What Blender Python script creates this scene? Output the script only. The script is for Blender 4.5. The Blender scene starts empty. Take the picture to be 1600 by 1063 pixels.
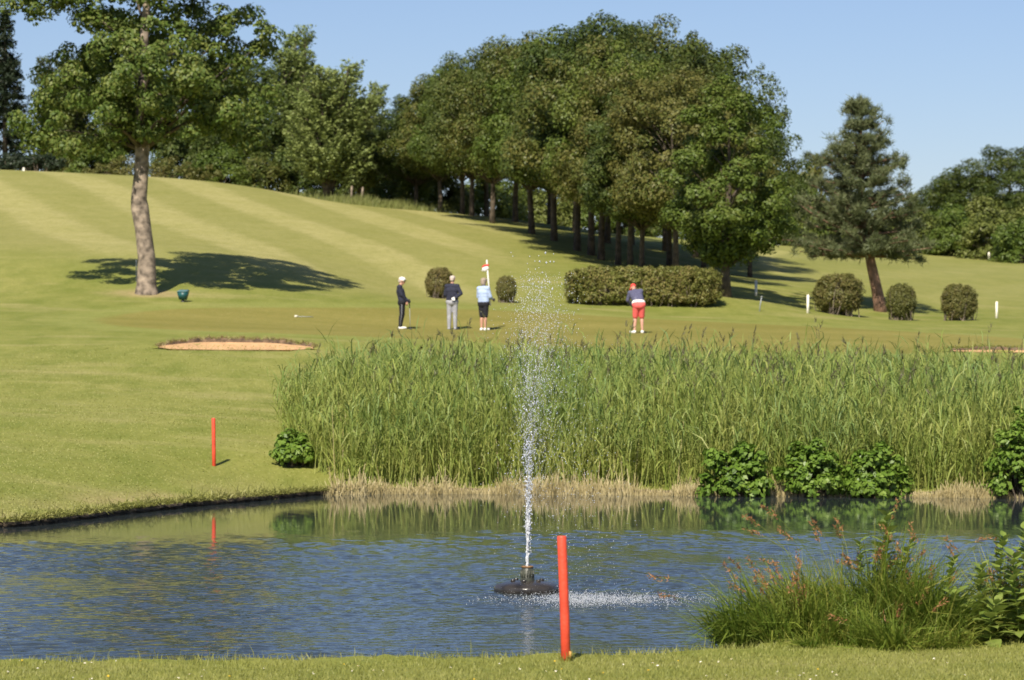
import bpy, bmesh, math, random
import numpy as np
from mathutils import Vector, Matrix

# ------------------------------------------------------------------ camera, sky, sun, exposure
SC = bpy.context.scene
COL = SC.collection
FPX, HOR, CAMH = 4730.0, 566.0, 2.44          # focal length in photo pixels, horizon row, eye height above the water
cam_d = bpy.data.cameras.new('camera')
cam = bpy.data.objects.new('camera', cam_d); COL.objects.link(cam)
cam.location = (0, 0, CAMH); cam.rotation_euler = (math.radians(90), 0, 0)
cam_d.sensor_width = 36; cam_d.lens = 36 * FPX / 1600
cam_d.shift_y = (HOR - 531.5) / 1600
cam_d.clip_start = 0.1; cam_d.clip_end = 5000
cam_d.dof.use_dof = True; cam_d.dof.focus_distance = 33; cam_d.dof.aperture_fstop = 4.0
SC.camera = cam

SUN_EL, SUN_AZ = math.radians(46.5), math.radians(197)
W = bpy.data.worlds.new('World'); SC.world = W; W.use_nodes = True
wn = W.node_tree.nodes; wl = W.node_tree.links
bg = wn['Background']
sky = wn.new('ShaderNodeTexSky'); sky.sky_type = 'NISHITA'; sky.sun_disc = False
sky.sun_elevation = SUN_EL; sky.sun_rotation = SUN_AZ
sky.altitude = 100; sky.air_density = 1.0; sky.dust_density = 0.5; sky.ozone_density = 6.0
tint = wn.new('ShaderNodeMix'); tint.data_type = 'RGBA'; tint.blend_type = 'MULTIPLY'; tint.inputs[0].default_value = 1.0; tint.inputs[7].default_value = (1.12, 1.0, 1.03, 1)
wl.new(sky.outputs[0], tint.inputs[6]); wl.new(tint.outputs[2], bg.inputs[0]); bg.inputs[1].default_value = 0.078
sun_d = bpy.data.lights.new('sun', 'SUN'); sun_d.energy = 5.0; sun_d.angle = math.radians(0.53); sun_d.color = (1.0, 0.92, 0.77)
sun = bpy.data.objects.new('sun', sun_d); COL.objects.link(sun)
sd = Vector((math.sin(SUN_AZ) * math.cos(SUN_EL), math.cos(SUN_AZ) * math.cos(SUN_EL), math.sin(SUN_EL)))
sun.rotation_euler = (-sd).to_track_quat('-Z', 'Y').to_euler(); sun.location = sd * 300
vs = SC.view_settings
vs.view_transform = 'Standard'; vs.look = 'None'; vs.gamma = 1; vs.use_curve_mapping = False; vs.exposure = 0.45

RNG = np.random.default_rng(11)

# ------------------------------------------------------------------ helpers
def tag(o, label=None, cat=None, group=None, kind=None):
    if label: o['label'] = label
    if cat: o['category'] = cat
    if group: o['group'] = group
    if kind: o['kind'] = kind
    return o

def empty(name, loc=(0, 0, 0), rz=0.0):
    o = bpy.data.objects.new(name, None); COL.objects.link(o)
    o.location = loc; o.rotation_euler = (0, 0, rz); o.empty_display_size = 0.2
    return o

def obj(name, me, mat=None, parent=None, loc=None):
    o = bpy.data.objects.new(name, me); COL.objects.link(o)
    if mat is not None and len(me.materials) == 0: me.materials.append(mat)
    if parent is not None: o.parent = parent
    if loc is not None: o.location = loc
    return o

class MB:
    """collects vertices and faces of any size as numpy blocks"""
    def __init__(s): s.v = []; s.f = []; s.n = 0; s.at = []
    def add(s, V, F, a=None):
        V = np.asarray(V, float).reshape(-1, 3); F = np.asarray(F, np.int64)
        s.v.append(V); s.f.append(F + s.n); s.n += len(V)
        s.at.append(np.zeros(len(V)) if a is None else np.broadcast_to(np.asarray(a, float), (len(V),)))
    def tube(s, P, R, n=8, a=None, cap=True):
        P = np.asarray(P, float); R = np.broadcast_to(np.asarray(R, float), (len(P),))
        T = np.gradient(P, axis=0); T /= np.linalg.norm(T, axis=1)[:, None] + 1e-9
        up = np.array([0, 1.0, 0.02]) if abs(T[0, 2]) > .8 else np.array([0, 0, 1.0])
        U = np.cross(T, up); U /= np.linalg.norm(U, axis=1)[:, None] + 1e-9
        Wv = np.cross(T, U); an = np.arange(n) * 2 * np.pi / n
        V = P[:, None] + R[:, None, None] * (np.cos(an)[None, :, None] * U[:, None] + np.sin(an)[None, :, None] * Wv[:, None])
        m = len(P); i = np.arange(m - 1)[:, None] * n; j = np.arange(n)[None]; j2 = (j + 1) % n
        F = np.stack([i + j, i + j2, i + n + j2, i + n + j], -1).reshape(-1, 4)
        V = V.reshape(-1, 3); s.add(V, F, a); b = s.n - len(V)
        if cap:
            s.f.append(np.arange(b + (m - 1) * n, b + m * n)[None])
            s.f.append(np.arange(b, b + n)[None, ::-1])
    def box(s, c, d, rz=0.0, a=None):
        x, y, z = np.array(d) / 2.0
        V = np.array([(i, j, k) for k in (-z, z) for j in (-y, y) for i in (-x, x)])
        cr, sr = math.cos(rz), math.sin(rz); V = V @ np.array([[cr, sr, 0], [-sr, cr, 0], [0, 0, 1]])
        s.add(V + np.array(c), [(0, 2, 3, 1), (4, 5, 7, 6), (0, 1, 5, 4), (2, 6, 7, 3), (0, 4, 6, 2), (1, 3, 7, 5)], a)
    def mesh(s, name, mat=None, smooth=False, attr=None):
        me = bpy.data.meshes.new(name)
        V = np.concatenate(s.v); me.vertices.add(len(V)); me.vertices.foreach_set('co', V.ravel().astype(np.float32))
        tot = np.concatenate([np.full(len(f), f.shape[1], np.int32) for f in s.f])
        li = np.concatenate([f.ravel() for f in s.f]).astype(np.int32)
        me.loops.add(len(li)); me.loops.foreach_set('vertex_index', li)
        st = np.concatenate([[0], np.cumsum(tot)[:-1]]).astype(np.int32)
        me.polygons.add(len(tot)); me.polygons.foreach_set('loop_start', st)
        if smooth: me.polygons.foreach_set('use_smooth', np.ones(len(tot), bool))
        me.update(calc_edges=True)
        if attr:
            A = me.attributes.new(attr, 'FLOAT', 'POINT'); A.data.foreach_set('value', np.concatenate(s.at).astype(np.float32))
        if mat: me.materials.append(mat)
        return me

def unit(v): return v / (np.linalg.norm(v, axis=-1, keepdims=True) + 1e-9)

def leaves(mb, P, N, S, asp=.55, rng=RNG, a=None, droop=0.0):
    """rhombic leaves, slightly folded along the midrib"""
    n = len(P); R = rng.normal(size=(n, 3)); R[:, 2] -= droop
    A = unit(R - (R * N).sum(1)[:, None] * N); B = np.cross(N, A)
    S = np.broadcast_to(S, (n,))[:, None]
    V = np.stack([P - A * S * .5, P + B * S * asp * .5 + N * S * .08, P + A * S * .5, P - B * S * asp * .5 + N * S * .08], 1).reshape(-1, 3)
    F = np.arange(n * 4).reshape(n, 4)
    mb.add(V, F, None if a is None else np.repeat(np.broadcast_to(a, (n,)), 4))

def clump_leaves(mb, C, R, per, size, rng, squash=.75, center=None, spread=.55, asp=.6):
    C = np.asarray(C, float); R = np.broadcast_to(np.asarray(R, float), (len(C),))
    cnt = np.maximum(4, (per * (R / R.mean()) ** 2).astype(int))
    idx = np.repeat(np.arange(len(C)), cnt); n = len(idx)
    D = rng.normal(size=(n, 3)); D[:, 2] += .35; D = unit(D)
    rad = R[idx] * rng.uniform(.35, 1.08, n) ** .6
    P = C[idx] + D * rad[:, None] * np.array([1, 1, squash])
    N = D * 1.0 + rng.normal(size=(n, 3)) * spread + np.array([0, 0, .35])
    if center is not None: N += unit(C[idx] - center) * .5
    leaves(mb, P, unit(N), size * rng.uniform(.65, 1.25, n), asp, rng, droop=.3)

# ------------------------------------------------------------------ materials
def newmat(name):
    m = bpy.data.materials.new(name); m.use_nodes = True
    nt = m.node_tree; return m, nt.nodes, nt.links, nt.nodes['Principled BSDF']

def ramp(nodes, stops):
    r = nodes.new('ShaderNodeValToRGB'); e = r.color_ramp.elements
    while len(e) < len(stops): e.new(0.5)
    for q, (p, c) in zip(e, stops): q.position = p; q.color = (*c, 1)
    return r

def plain(name, c, rough=.6, noise=.12, scale=12, metal=0, bump=0, spec=.5, bscale=40):
    m, n, l, p = newmat(name)
    tc = n.new('ShaderNodeTexCoord'); nz = n.new('ShaderNodeTexNoise'); nz.inputs['Scale'].default_value = scale; nz.inputs['Detail'].default_value = 5
    l.new(tc.outputs['Object'], nz.inputs['Vector'])
    lo = tuple(max(0, x * (1 - noise * 2)) for x in c); hi = tuple(min(1, x * (1 + noise * 2)) for x in c)
    r = ramp(n, [(.3, lo), (.7, hi)]); l.new(nz.outputs['Fac'], r.inputs[0]); l.new(r.outputs[0], p.inputs['Base Color'])
    p.inputs['Roughness'].default_value = rough; p.inputs['Metallic'].default_value = metal; p.inputs['Specular IOR Level'].default_value = spec
    if bump:
        b = n.new('ShaderNodeBump'); b.inputs['Strength'].default_value = bump; b.inputs['Distance'].default_value = .02
        n2 = n.new('ShaderNodeTexNoise'); n2.inputs['Scale'].default_value = bscale; n2.inputs['Detail'].default_value = 6
        l.new(tc.outputs['Object'], n2.inputs['Vector']); l.new(n2.outputs['Fac'], b.inputs['Height']); l.new(b.outputs[0], p.inputs['Normal'])
    return m

def leafmat(name, a, b, c=None, trans=.25, nscale=.55, rough=.5, objvar=.25, attr=None, spec=.3):
    """per-leaf colour: random per island, patches by noise, per-plant by object random"""
    m, n, l, p = newmat(name)
    geo = n.new('ShaderNodeNewGeometry'); tc = n.new('ShaderNodeTexCoord'); oi = n.new('ShaderNodeObjectInfo')
    nz = n.new('ShaderNodeTexNoise'); nz.inputs['Scale'].default_value = nscale; nz.inputs['Detail'].default_value = 3
    l.new(tc.outputs['Object'], nz.inputs['Vector'])
    mul = n.new('ShaderNodeMath'); mul.operation = 'MULTIPLY_ADD'; mul.inputs[1].default_value = .45
    l.new(geo.outputs['Random Per Island'], mul.inputs[0])
    m2 = n.new('ShaderNodeMath'); m2.operation = 'MULTIPLY_ADD'; m2.inputs[1].default_value = .75; m2.inputs[2].default_value = -.12
    l.new(nz.outputs['Fac'], m2.inputs[0])
    m3 = n.new('ShaderNodeMath'); m3.operation = 'MULTIPLY_ADD'; m3.inputs[1].default_value = objvar
    l.new(oi.outputs['Random'], m3.inputs[0]); l.new(m2.outputs[0], m3.inputs[2]); l.new(m3.outputs[0], mul.inputs[2])
    st = [(.15, a), (.85, b)] if c is None else [(.15, a), (.6, b), (.98, c)]
    r = ramp(n, st); l.new(mul.outputs[0], r.inputs[0]); out = r.outputs[0]
    if attr:
        at = n.new('ShaderNodeAttribute'); at.attribute_name = attr[0]
        mx = n.new('ShaderNodeMix'); mx.data_type = 'RGBA'; l.new(at.outputs['Fac'], mx.inputs[0]); l.new(out, mx.inputs[6]); mx.inputs[7].default_value = (*attr[1], 1)
        out = mx.outputs[2]
    l.new(out, p.inputs['Base Color']); p.inputs['Roughness'].default_value = rough; p.inputs['Specular IOR Level'].default_value = spec
    tr = n.new('ShaderNodeBsdfTranslucent'); l.new(out, tr.inputs[0])
    mix = n.new('ShaderNodeMixShader'); mix.inputs[0].default_value = trans
    l.new(p.outputs[0], mix.inputs[1]); l.new(tr.outputs[0], mix.inputs[2]); l.new(mix.outputs[0], n['Material Output'].inputs[0])
    return m

M = {}
M['bark'] = plain('bark', (.215, .170, .130), .9, .42, 4, bump=1.0, bscale=7)
M['bark_dark'] = plain('bark_dark', (.085, .065, .045), .9, .3, 4, bump=.8)
M['bark_pine'] = plain('bark_pine', (.20, .115, .075), .9, .3, 4, bump=.8)
M['leaf_maple'] = leafmat('leaf_maple', (.036, .074, .012), (.100, .150, .025), (.21, .23, .055), nscale=.7)
M['leaf_oak'] = leafmat('leaf_oak', (.030, .056, .011), (.074, .106, .020), (.130, .146, .034), nscale=.5, objvar=.35)
M['leaf_grove'] = leafmat('leaf_grove', (.036, .062, .011), (.088, .116, .021), (.155, .145, .036), nscale=.5, objvar=.4)
M['leaf_light'] = leafmat('leaf_light', (.045, .082, .012), (.102, .145, .021), (.16, .185, .038), nscale=.6, objvar=.3)
M['leaf_feather'] = leafmat('leaf_feather', (.120, .175, .045), (.215, .265, .075), (.28, .32, .105), nscale=.5)
M['needle'] = leafmat('needle', (.055, .075, .030), (.112, .135, .055), (.175, .190, .085), trans=.12, nscale=.9)
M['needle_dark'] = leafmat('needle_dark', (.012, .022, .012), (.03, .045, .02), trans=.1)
M['leaf_hedge'] = leafmat('leaf_hedge', (.085, .098, .020), (.165, .180, .038), (.25, .20, .07), trans=.2, nscale=1.1)
M['leaf_bush'] = leafmat('leaf_bush', (.080, .090, .020), (.145, .145, .036), (.22, .165, .065), trans=.2, nscale=1.6, objvar=.35)
M['leaf_shrub'] = leafmat('leaf_shrub', (.060, .120, .012), (.140, .230, .030), (.25, .34, .065), trans=.25, nscale=1.5, rough=.4)
M['leaf_bramble'] = leafmat('leaf_bramble', (.070, .092, .018), (.130, .155, .030), (.19, .20, .055), trans=.2, nscale=.5)
M['reed'] = leafmat('reed', (.115, .180, .028), (.250, .312, .062), (.39, .40, .11), trans=.32, nscale=.8, attr=('tip', (.150, .250, .078)))
M['plume'] = leafmat('plume', (.075, .075, .035), (.13, .12, .06), trans=.2, nscale=1)
M['straw'] = leafmat('straw', (.19, .150, .060), (.36, .29, .13), (.52, .44, .24), trans=.15, nscale=2.5)
M['sedge'] = leafmat('sedge', (.080, .150, .016), (.200, .260, .036), (.42, .38, .09), trans=.35, nscale=2.2)
M['seed'] = leafmat('seed', (.24, .11, .045), (.42, .21, .09), trans=.25, nscale=3)
M['nettle'] = leafmat('nettle', (.095, .165, .024), (.20, .270, .050), (.29, .33, .09), trans=.3, nscale=3, rough=.45)
M['blade'] = leafmat('blade', (.205, .225, .048), (.290, .295, .072), (.40, .375, .14), trans=.25, nscale=.6)
M['meadow'] = leafmat('meadow', (.13, .16, .040), (.21, .23, .07), (.30, .29, .12), trans=.25, nscale=.6)
M['soil'] = plain('soil', (.085, .062, .038), .95, .35, 6, bump=1)
M['lip'] = plain('lip_earth', (.13, .085, .05), .95, .35, 6, bump=.8)
M['sand'] = plain('sand', (.50, .30, .15), .95, .08, 3, bump=.5, bscale=6)
M['red'] = plain('red_paint', (.76, .080, .038), .5, .11, 3.5, bump=.25, bscale=25)
M['ochre'] = plain('ochre_chip', (.55, .30, .08), .8, .1, 30)
M['white'] = plain('white_paint', (.80, .76, .62), .6, .06, 8)
M['grey'] = plain('grey_metal', (.30, .32, .32), .45, .1, 8)
M['dark'] = plain('dark_metal', (.05, .05, .055), .4, .1, 8)
M['bin'] = plain('bin_green', (.012, .075, .075), .4, .15, 8)
M['binlid'] = plain('bin_lid', (.10, .20, .21), .5, .1, 8)
M['float'] = plain('float_plastic', (.035, .030, .026), .25, .25, 7, bump=.15)
M['nozzle'] = plain('nozzle_plastic', (.055, .058, .040), .45, .3, 12, bump=.3)
M['rim'] = plain('rim_rust', (.22, .12, .05), .6, .2, 20)
M['skin'] = plain('skin', (.56, .30, .21), .55, .06, 20)
M['hair_grey'] = plain('hair_grey', (.56, .46, .40), .7, .12, 40, bump=.4)
M['hair_ash'] = plain('hair_ash', (.34, .27, .21), .7, .2, 40, bump=.4)
M['navy'] = plain('navy_wool', (.022, .024, .045), .9, .2, 25, bump=.3)
M['blueknit'] = plain('blue_grey_knit', (.085, .085, .15), .9, .12, 25, bump=.3)
M['skyblue'] = plain('sky_blue_cotton', (.40, .50, .74), .85, .06, 25, bump=.2)
M['black'] = plain('black_cloth', (.012, .012, .018), .9, .2, 25, bump=.2)
M['greycloth'] = plain('grey_cloth', (.34, .34, .37), .85, .07, 20, bump=.3)
M['coral'] = plain('coral_cloth', (.82, .13, .12), .85, .06, 20, bump=.2)
M['whitecloth'] = plain('white_cloth', (.82, .80, .76), .75, .04, 20)
M['redcloth'] = plain('red_cloth', (.80, .06, .05), .8, .06, 20)
M['eye'] = plain('eye', (.03, .02, .02), .3, .05, 20)
M['lipskin'] = plain('mouth', (.42, .15, .12), .5, .05, 20)
M['daisy'] = plain('daisy_white', (.85, .84, .82), .7, .03, 40)
M['buttercup'] = plain('buttercup_yellow', (.85, .55, .02), .5, .05, 40)

# ------------------------------------------------------------------ terrain function
POND = np.array([(-7.54, 44.6), (-6.7, 46.9), (-5.8, 50.0), (-4.5, 53.2), (-3.07, 55.8), (0, 56.05), (3.5, 55.3), (9.2, 54.3), (14, 52), (19, 47), (21, 38),
                 (18.5, 30), (14, 26.1), (8, 25.1), (4, 24.5), (2.6, 24.0), (1.5, 22.95), (0, 22.45), (-4, 22.0), (-11, 21.4), (-18, 23), (-22, 28), (-20, 34), (-15, 39), (-10.5, 42.3)])

def smooth_poly(P, k=10):
    out = []; n = len(P)
    for i in range(n):
        a, b, c, d = P[i - 1], P[i], P[(i + 1) % n], P[(i + 2) % n]
        for t in np.arange(k) / k:
            out.append(.5 * ((2 * b) + (c - a) * t + (2 * a - 5 * b + 4 * c - d) * t * t + (3 * b - 3 * c + d - a) * t ** 3))
    return np.array(out)
SHORE = smooth_poly(POND, 6)

def poly_sd(X, Y, P):
    """signed distance to a polygon, negative inside"""
    X = np.asarray(X, float); Y = np.asarray(Y, float)
    d = np.full(X.shape, 1e9); ins = np.zeros(X.shape, bool)
    for i in range(len(P)):
        x0, y0 = P[i]; x1, y1 = P[(i + 1) % len(P)]
        ex, ey = x1 - x0, y1 - y0
        t = np.clip(((X - x0) * ex + (Y - y0) * ey) / (ex * ex + ey * ey + 1e-12), 0, 1)
        d = np.minimum(d, (X - x0 - t * ex) ** 2 + (Y - y0 - t * ey) ** 2)
        if y0 != y1:
            c = ((y0 > Y) != (y1 > Y)) & (X < (x1 - x0) * (Y - y0) / (y1 - y0) + x0); ins ^= c
    return np.where(ins, -1, 1) * np.sqrt(d)

def sstep(a, b, x):
    t = np.clip((x - a) / (b - a), 0, 1); return t * t * (3 - 2 * t)

PIX = [(333, 722, 57), (100, 720, 54), (0, 650, 62), (333, 650, 65), (200, 600, 72), (0, 540, 82), (250, 548, 80.5), (480, 545, 81), (365, 519, 87), (300, 495, 98),
       (630, 514, 98), (706, 516, 99), (756, 516, 99), (995, 520, 96), (1300, 530, 94), (1590, 545, 90), (800, 475, 108), (1000, 488, 111), (685, 470, 113), (791, 473, 112),
       (1125, 487, 111), (1310, 495, 117), (1407, 500, 116), (1498, 500, 116), (1370, 487, 122), (228, 460, 105), (0, 455, 105), (100, 398, 115), (400, 400, 116), (600, 430, 120),
       (0, 330, 140), (200, 330, 142), (400, 350, 138), (650, 380, 135), (750, 345, 160), (0, 265, 165), (200, 275, 165), (400, 292, 165), (500, 313, 165), (600, 325, 168), (720, 334, 165),
       (830, 365, 150), (902, 395, 140), (985, 420, 128), (1055, 430, 124), (1133, 458, 116), (1200, 395, 175), (1200, 430, 140), (1330, 440, 140), (1430, 395, 200), (1600, 415, 185),
       (1500, 450, 145), (1600, 490, 125), (1600, 515, 108), (-200, 260, 165), (-200, 455, 105), (1800, 500, 118), (1800, 430, 180)]
CP = [((p - 800) * D / FPX, D, CAMH - (q - HOR) * D / FPX) for p, q, D in PIX]
CP += [(-40, 190, 13.3), (-15, 197, 12.4), (0, 205, 11.5), (20, 225, 11), (50, 225, 10.5), (-120, 300, 14), (120, 300, 13), (0, 400, 15), (-300, 600, 18), (300, 600, 18), (0, 900, 20),
       (-70, 100, 5), (-60, 60, 1.5), (65, 105, 4), (50, 70, 1.3), (-60, 10, .8), (60, 10, .8), (0, -5, .85), (0, 10, .5), (0, 18, .36), (-10, 18, .36), (10, 18, .36),
       (-32, 45, .6), (30, 50, .6), (-4.5, 60, .95), (-2, 70, 1.25), (6, 70, 1.2), (14, 70, 1.2), (-3, 58, .45), (5, 58, .4), (14, 57, .4), (-9, 45.5, .3), (0, 23, .3), (-6, 49, .3)]
CP = np.array(CP)
def _phi(A, B):
    d2 = (A[:, None, 0] - B[None, :, 0]) ** 2 + (A[:, None, 1] - B[None, :, 1]) ** 2
    return -np.sqrt(d2 + 25.0)
_n = len(CP); _Q = np.c_[np.ones(_n), CP[:, :2]]
_K = np.block([[_phi(CP, CP) + np.eye(_n) * .25, _Q], [_Q.T, np.zeros((3, 3))]])
_w = np.linalg.solve(_K, np.r_[CP[:, 2], 0, 0, 0])
BUNK = [(-7.5, 81.0, 2.05, 1.9), (15.3, 88.6, 2.6, .8)]      # bunkers: centre, half axes

def gz(X, Y, carve=True):
    X = np.atleast_1d(np.asarray(X, float)); Y = np.atleast_1d(np.asarray(Y, float)); sh = X.shape
    x, y = X.ravel(), Y.ravel(); z = np.empty(len(x))
    for i in range(0, len(x), 60000):
        s = slice(i, i + 60000); A = np.c_[x[s], y[s]]
        z[s] = _phi(A, CP) @ _w[:_n] + _w[_n] + A @ _w[_n + 1:]
    z += .035 * np.sin(x * .31 + 1.3) * np.sin(y * .23) * sstep(60, 75, y)
    near = (y > 5) & (y < 75); d = np.full(len(x), 50.0)
    d[near] = poly_sd(x[near], y[near], SHORE)
    lip = np.where(y < 30, .25, .09)
    z = np.where(d < 4, lip + (np.maximum(z, lip) - lip) * sstep(-.2, 4, d), np.maximum(z, .1))
    if carve:
        z = np.where(d < .02, np.maximum(-.9, lip - (.02 - d) * 2.2), z)
        for cx, cy, ax, ay in BUNK:
            e = ((x - cx) / ax) ** 2 + ((y - cy) / np.where(y < cy, ay * .3, ay)) ** 2
            z -= .28 * (1 - sstep(.55, 1.0, e))
    return z.reshape(sh)
def g1(x, y): return float(gz(x, y, False)[0])
def at(px, D): return (px - 800) * D / FPX
def spot(px, D): x = at(px, D); return (x, D, g1(x, D))

# ------------------------------------------------------------------ ground sheet
def grow(a, b, s0, k):
    out = [a]; s = s0
    while out[-1] < b: out.append(out[-1] + s); s *= k
    return out
ys = np.array([-300, -200, -120, -70, -40, -20, -8, 0, 6, 11, 15, 17] + list(np.arange(18, 26, .16)) + list(np.arange(26, 43.8, .8)) + list(np.arange(44, 62, .17))
              + list(np.arange(62, 126, .36)) + list(np.arange(126, 185, .6)) + grow(186, 1500, 1.2, 1.12))
xh = list(np.arange(0, 12, .22)) + list(np.arange(12, 32, .42)) + grow(32.5, 900, .9, 1.14)
xs = np.array([-v for v in xh[:0:-1]] + xh)
GX, GY = np.meshgrid(xs, ys); GZ = gz(GX, GY)
nx, ny = len(xs), len(ys)
mb = MB(); ii = np.arange(ny - 1)[:, None] * nx + np.arange(nx - 1)[None]
mb.add(np.stack([GX, GY, GZ], -1), np.stack([ii, ii + 1, ii + nx + 1, ii + nx], -1).reshape(-1, 4))
gme = mb.mesh('ground', smooth=True)
fx, fy = GX.ravel(), GY.ravel()
def wob(x, y, s, p=0): return np.sin(x * s + p) * np.sin(y * s * .8 + p * 1.7) + .5 * np.sin(x * s * 2.3 + y * s * 1.9 + p)
# mowing stripes: on the left hillside, fainter ones on the right fairway
u = fx + .35 * (fy - 150) + .0008 * (fy - 150) ** 2 + .25 * wob(fx, fy, .2)
st = np.tanh(3.2 * np.sin(u * 2 * np.pi / 6.3 + 2.2))
hill = sstep(103, 116, fy + .25 * fx + 1.6 * wob(fx, fy, .25)) * sstep(3.5, -3, fx - (fy - 150) * .02) * sstep(190, 172, fy)
sr = np.tanh(1.5 * np.sin((fx - .42 * (fy - 150)) * 2 * np.pi / 8.5 + 1)) * .55
hr = sstep(8, 15, fx) * sstep(122, 132, fy) * sstep(230, 200, fy)
stripe = st * hill + sr * hr
mown = hill + hr * .5
trk = np.array([(at(1222, 182), 182), (at(1212, 172), 172), (at(1196, 160), 160), (at(1197, 150), 150), (at(1215, 143), 143)])
dt = np.full(fx.shape, 9.0)
for i in range(len(trk) - 1):
    a, b = trk[i], trk[i + 1]; e = b - a
    t = np.clip(((fx - a[0]) * e[0] + (fy - a[1]) * e[1]) / (e @ e), 0, 1)
    dt = np.minimum(dt, np.hypot(fx - a[0] - t * e[0], fy - a[1] - t * e[1]))
stripe = np.maximum(stripe, 1.2 * sstep(.9, .35, dt))
ge = ((fx - 2.2) / 15.0) ** 2 + ((fy - 95.5) / 10.2) ** 2 + .05 * wob(fx, fy, .25, 1)
green = sstep(1.05, .97, ge)
fringe = sstep(1.35, 1.15, ge) * (1 - green)
tb = spot(228, 105)
dry = .9 * sstep(1.5, .5, np.hypot((fx - tb[0]) / 1.3, fy - tb[1]) + .15 * wob(fx, fy, 2))
pd = poly_sd(fx, np.where(fy > 80, 200, fy), SHORE)
dry = np.maximum(dry, .75 * sstep(2.4, .5, pd) * sstep(-3.9, -6.2, fx) * (fy > 40) * (fy < 60) * np.clip(.6 + .6 * wob(fx, fy, 1.2), 0, 1))
for n_, a_ in (('stripe', stripe), ('mown', mown), ('green', green), ('fringe', fringe), ('dry', dry), ('pond', sstep(.05, -.1, pd))):
    A = gme.attributes.new(n_, 'FLOAT', 'POINT'); A.data.foreach_set('value', a_.astype(np.float32))

m, n, l, p = newmat('turf'); M['turf'] = m
def attrn(k): q = n.new('ShaderNodeAttribute'); q.attribute_name = k; return q.outputs['Fac']
def noise(sc, det=4, sx=1, sy=1, rough=.55):
    tc = n.new('ShaderNodeTexCoord'); mp = n.new('ShaderNodeMapping'); mp.inputs['Scale'].default_value = (sx, sy, 1)
    z = n.new('ShaderNodeTexNoise'); z.inputs['Scale'].default_value = sc; z.inputs['Detail'].default_value = det; z.inputs['Roughness'].default_value = rough
    l.new(tc.outputs['Object'], mp.inputs[0]); l.new(mp.outputs[0], z.inputs['Vector']); return z.outputs['Fac']
def mixc(f, a, b):
    x = n.new('ShaderNodeMix'); x.data_type = 'RGBA'
    for s_, v in ((0, f), (6, a), (7, b)):
        if isinstance(v, tuple): x.inputs[s_].default_value = (*v, 1)
        elif isinstance(v, float): x.inputs[s_].default_value = v
        else: l.new(v, x.inputs[s_])
    return x.outputs[2]
def mapr(v, a, b, c, d):
    r_ = n.new('ShaderNodeMapRange'); l.new(v, r_.inputs[0])
    for i, q in enumerate((a, b, c, d)): r_.inputs[i + 1].default_value = q
    return r_.outputs[0]
base = mixc(mapr(noise(.16, 5, 1, .55), .35, .68, 0, 1), (.200, .217, .046), (.272, .266, .074))
base = mixc(mapr(noise(1.1, 6, 1, .45), .42, .68, 0, .85), base, (.148, .176, .030))
base = mixc(mapr(noise(.45, 6, .5, 1.4), .52, .72, 0, .65), base, (.36, .315, .13))
lite = mixc(mapr(noise(.5, 4), .3, .7, 0, 1), (.322, .298, .105), (.40, .355, .15))
drk = mixc(mapr(noise(.4, 4), .3, .7, 0, 1), (.165, .176, .032), (.205, .206, .045))
strp = mixc(mapr(attrn('stripe'), -1, 1, 0, 1), drk, lite)
base = mixc(attrn('mown'), base, strp)
base = mixc(mapr(attrn('stripe'), .9, 1.2, 0, .8), base, (.37, .34, .12))
base = mixc(attrn('green'), base, mixc(mapr(noise(.22, 4, .35, 1.6), .35, .65, 0, 1), (.205, .180, .042), (.265, .225, .062)))
base = mixc(mapr(attrn('fringe'), 0, 1, 0, .6), base, (.25, .265, .07))
base = mixc(attrn('dry'), base, mixc(noise(4, 4), (.33, .24, .12), (.42, .33, .17)))
base = mixc(mapr(noise(14, 3, 1, .4), .35, .75, 0, .35), base, (.13, .15, .022))
base = mixc(mapr(noise(2.6, 6, 1, .5, .65), .40, .66, 0, .30), base, (.150, .160, .028))
base = mixc(mapr(noise(5.5, 5, 1, .5, .65), .58, .74, 0, .35), base, (.40, .36, .15))
base = mixc(attrn('pond'), base, (.03, .026, .015))
l.new(base, p.inputs['Base Color']); p.inputs['Roughness'].default_value = .9; p.inputs['Specular IOR Level'].default_value = .15
bp = n.new('ShaderNodeBump'); bp.inputs['Strength'].default_value = .8; bp.inputs['Distance'].default_value = .05
l.new(noise(9, 6), bp.inputs['Height']); l.new(bp.outputs[0], p.inputs['Normal'])
tag(obj('ground', gme, M['turf']), 'mown golf course turf rising from the pond to a striped hillside', 'ground', kind='structure')

# ------------------------------------------------------------------ water
def wob(x, y, s, p=0): return np.sin(x * s + p) * np.sin(y * s * .8 + p * 1.7) + .5 * np.sin(x * s * 2.3 + y * s * 1.9 + p)
FX0, FY0 = at(824, 32.15), 32.15
m, n, l, p = newmat('water'); M['water'] = m
p.inputs['Base Color'].default_value = (.034, .044, .046, 1); p.inputs['Roughness'].default_value = .035; p.inputs['IOR'].default_value = 1.333
tc = n.new('ShaderNodeTexCoord'); sep = n.new('ShaderNodeSeparateXYZ'); l.new(tc.outputs['Object'], sep.inputs[0])
def wnoise(sc, sx, sy, det=3, rough=.5):
    mp = n.new('ShaderNodeMapping'); mp.inputs['Scale'].default_value = (sx, sy, 1); mp.inputs['Rotation'].default_value = (0, 0, .12)
    z = n.new('ShaderNodeTexNoise'); z.inputs['Scale'].default_value = sc; z.inputs['Detail'].default_value = det; z.inputs['Roughness'].default_value = rough
    l.new(tc.outputs['Object'], mp.inputs[0]); l.new(mp.outputs[0], z.inputs['Vector']); return z.outputs['Fac']
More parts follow.
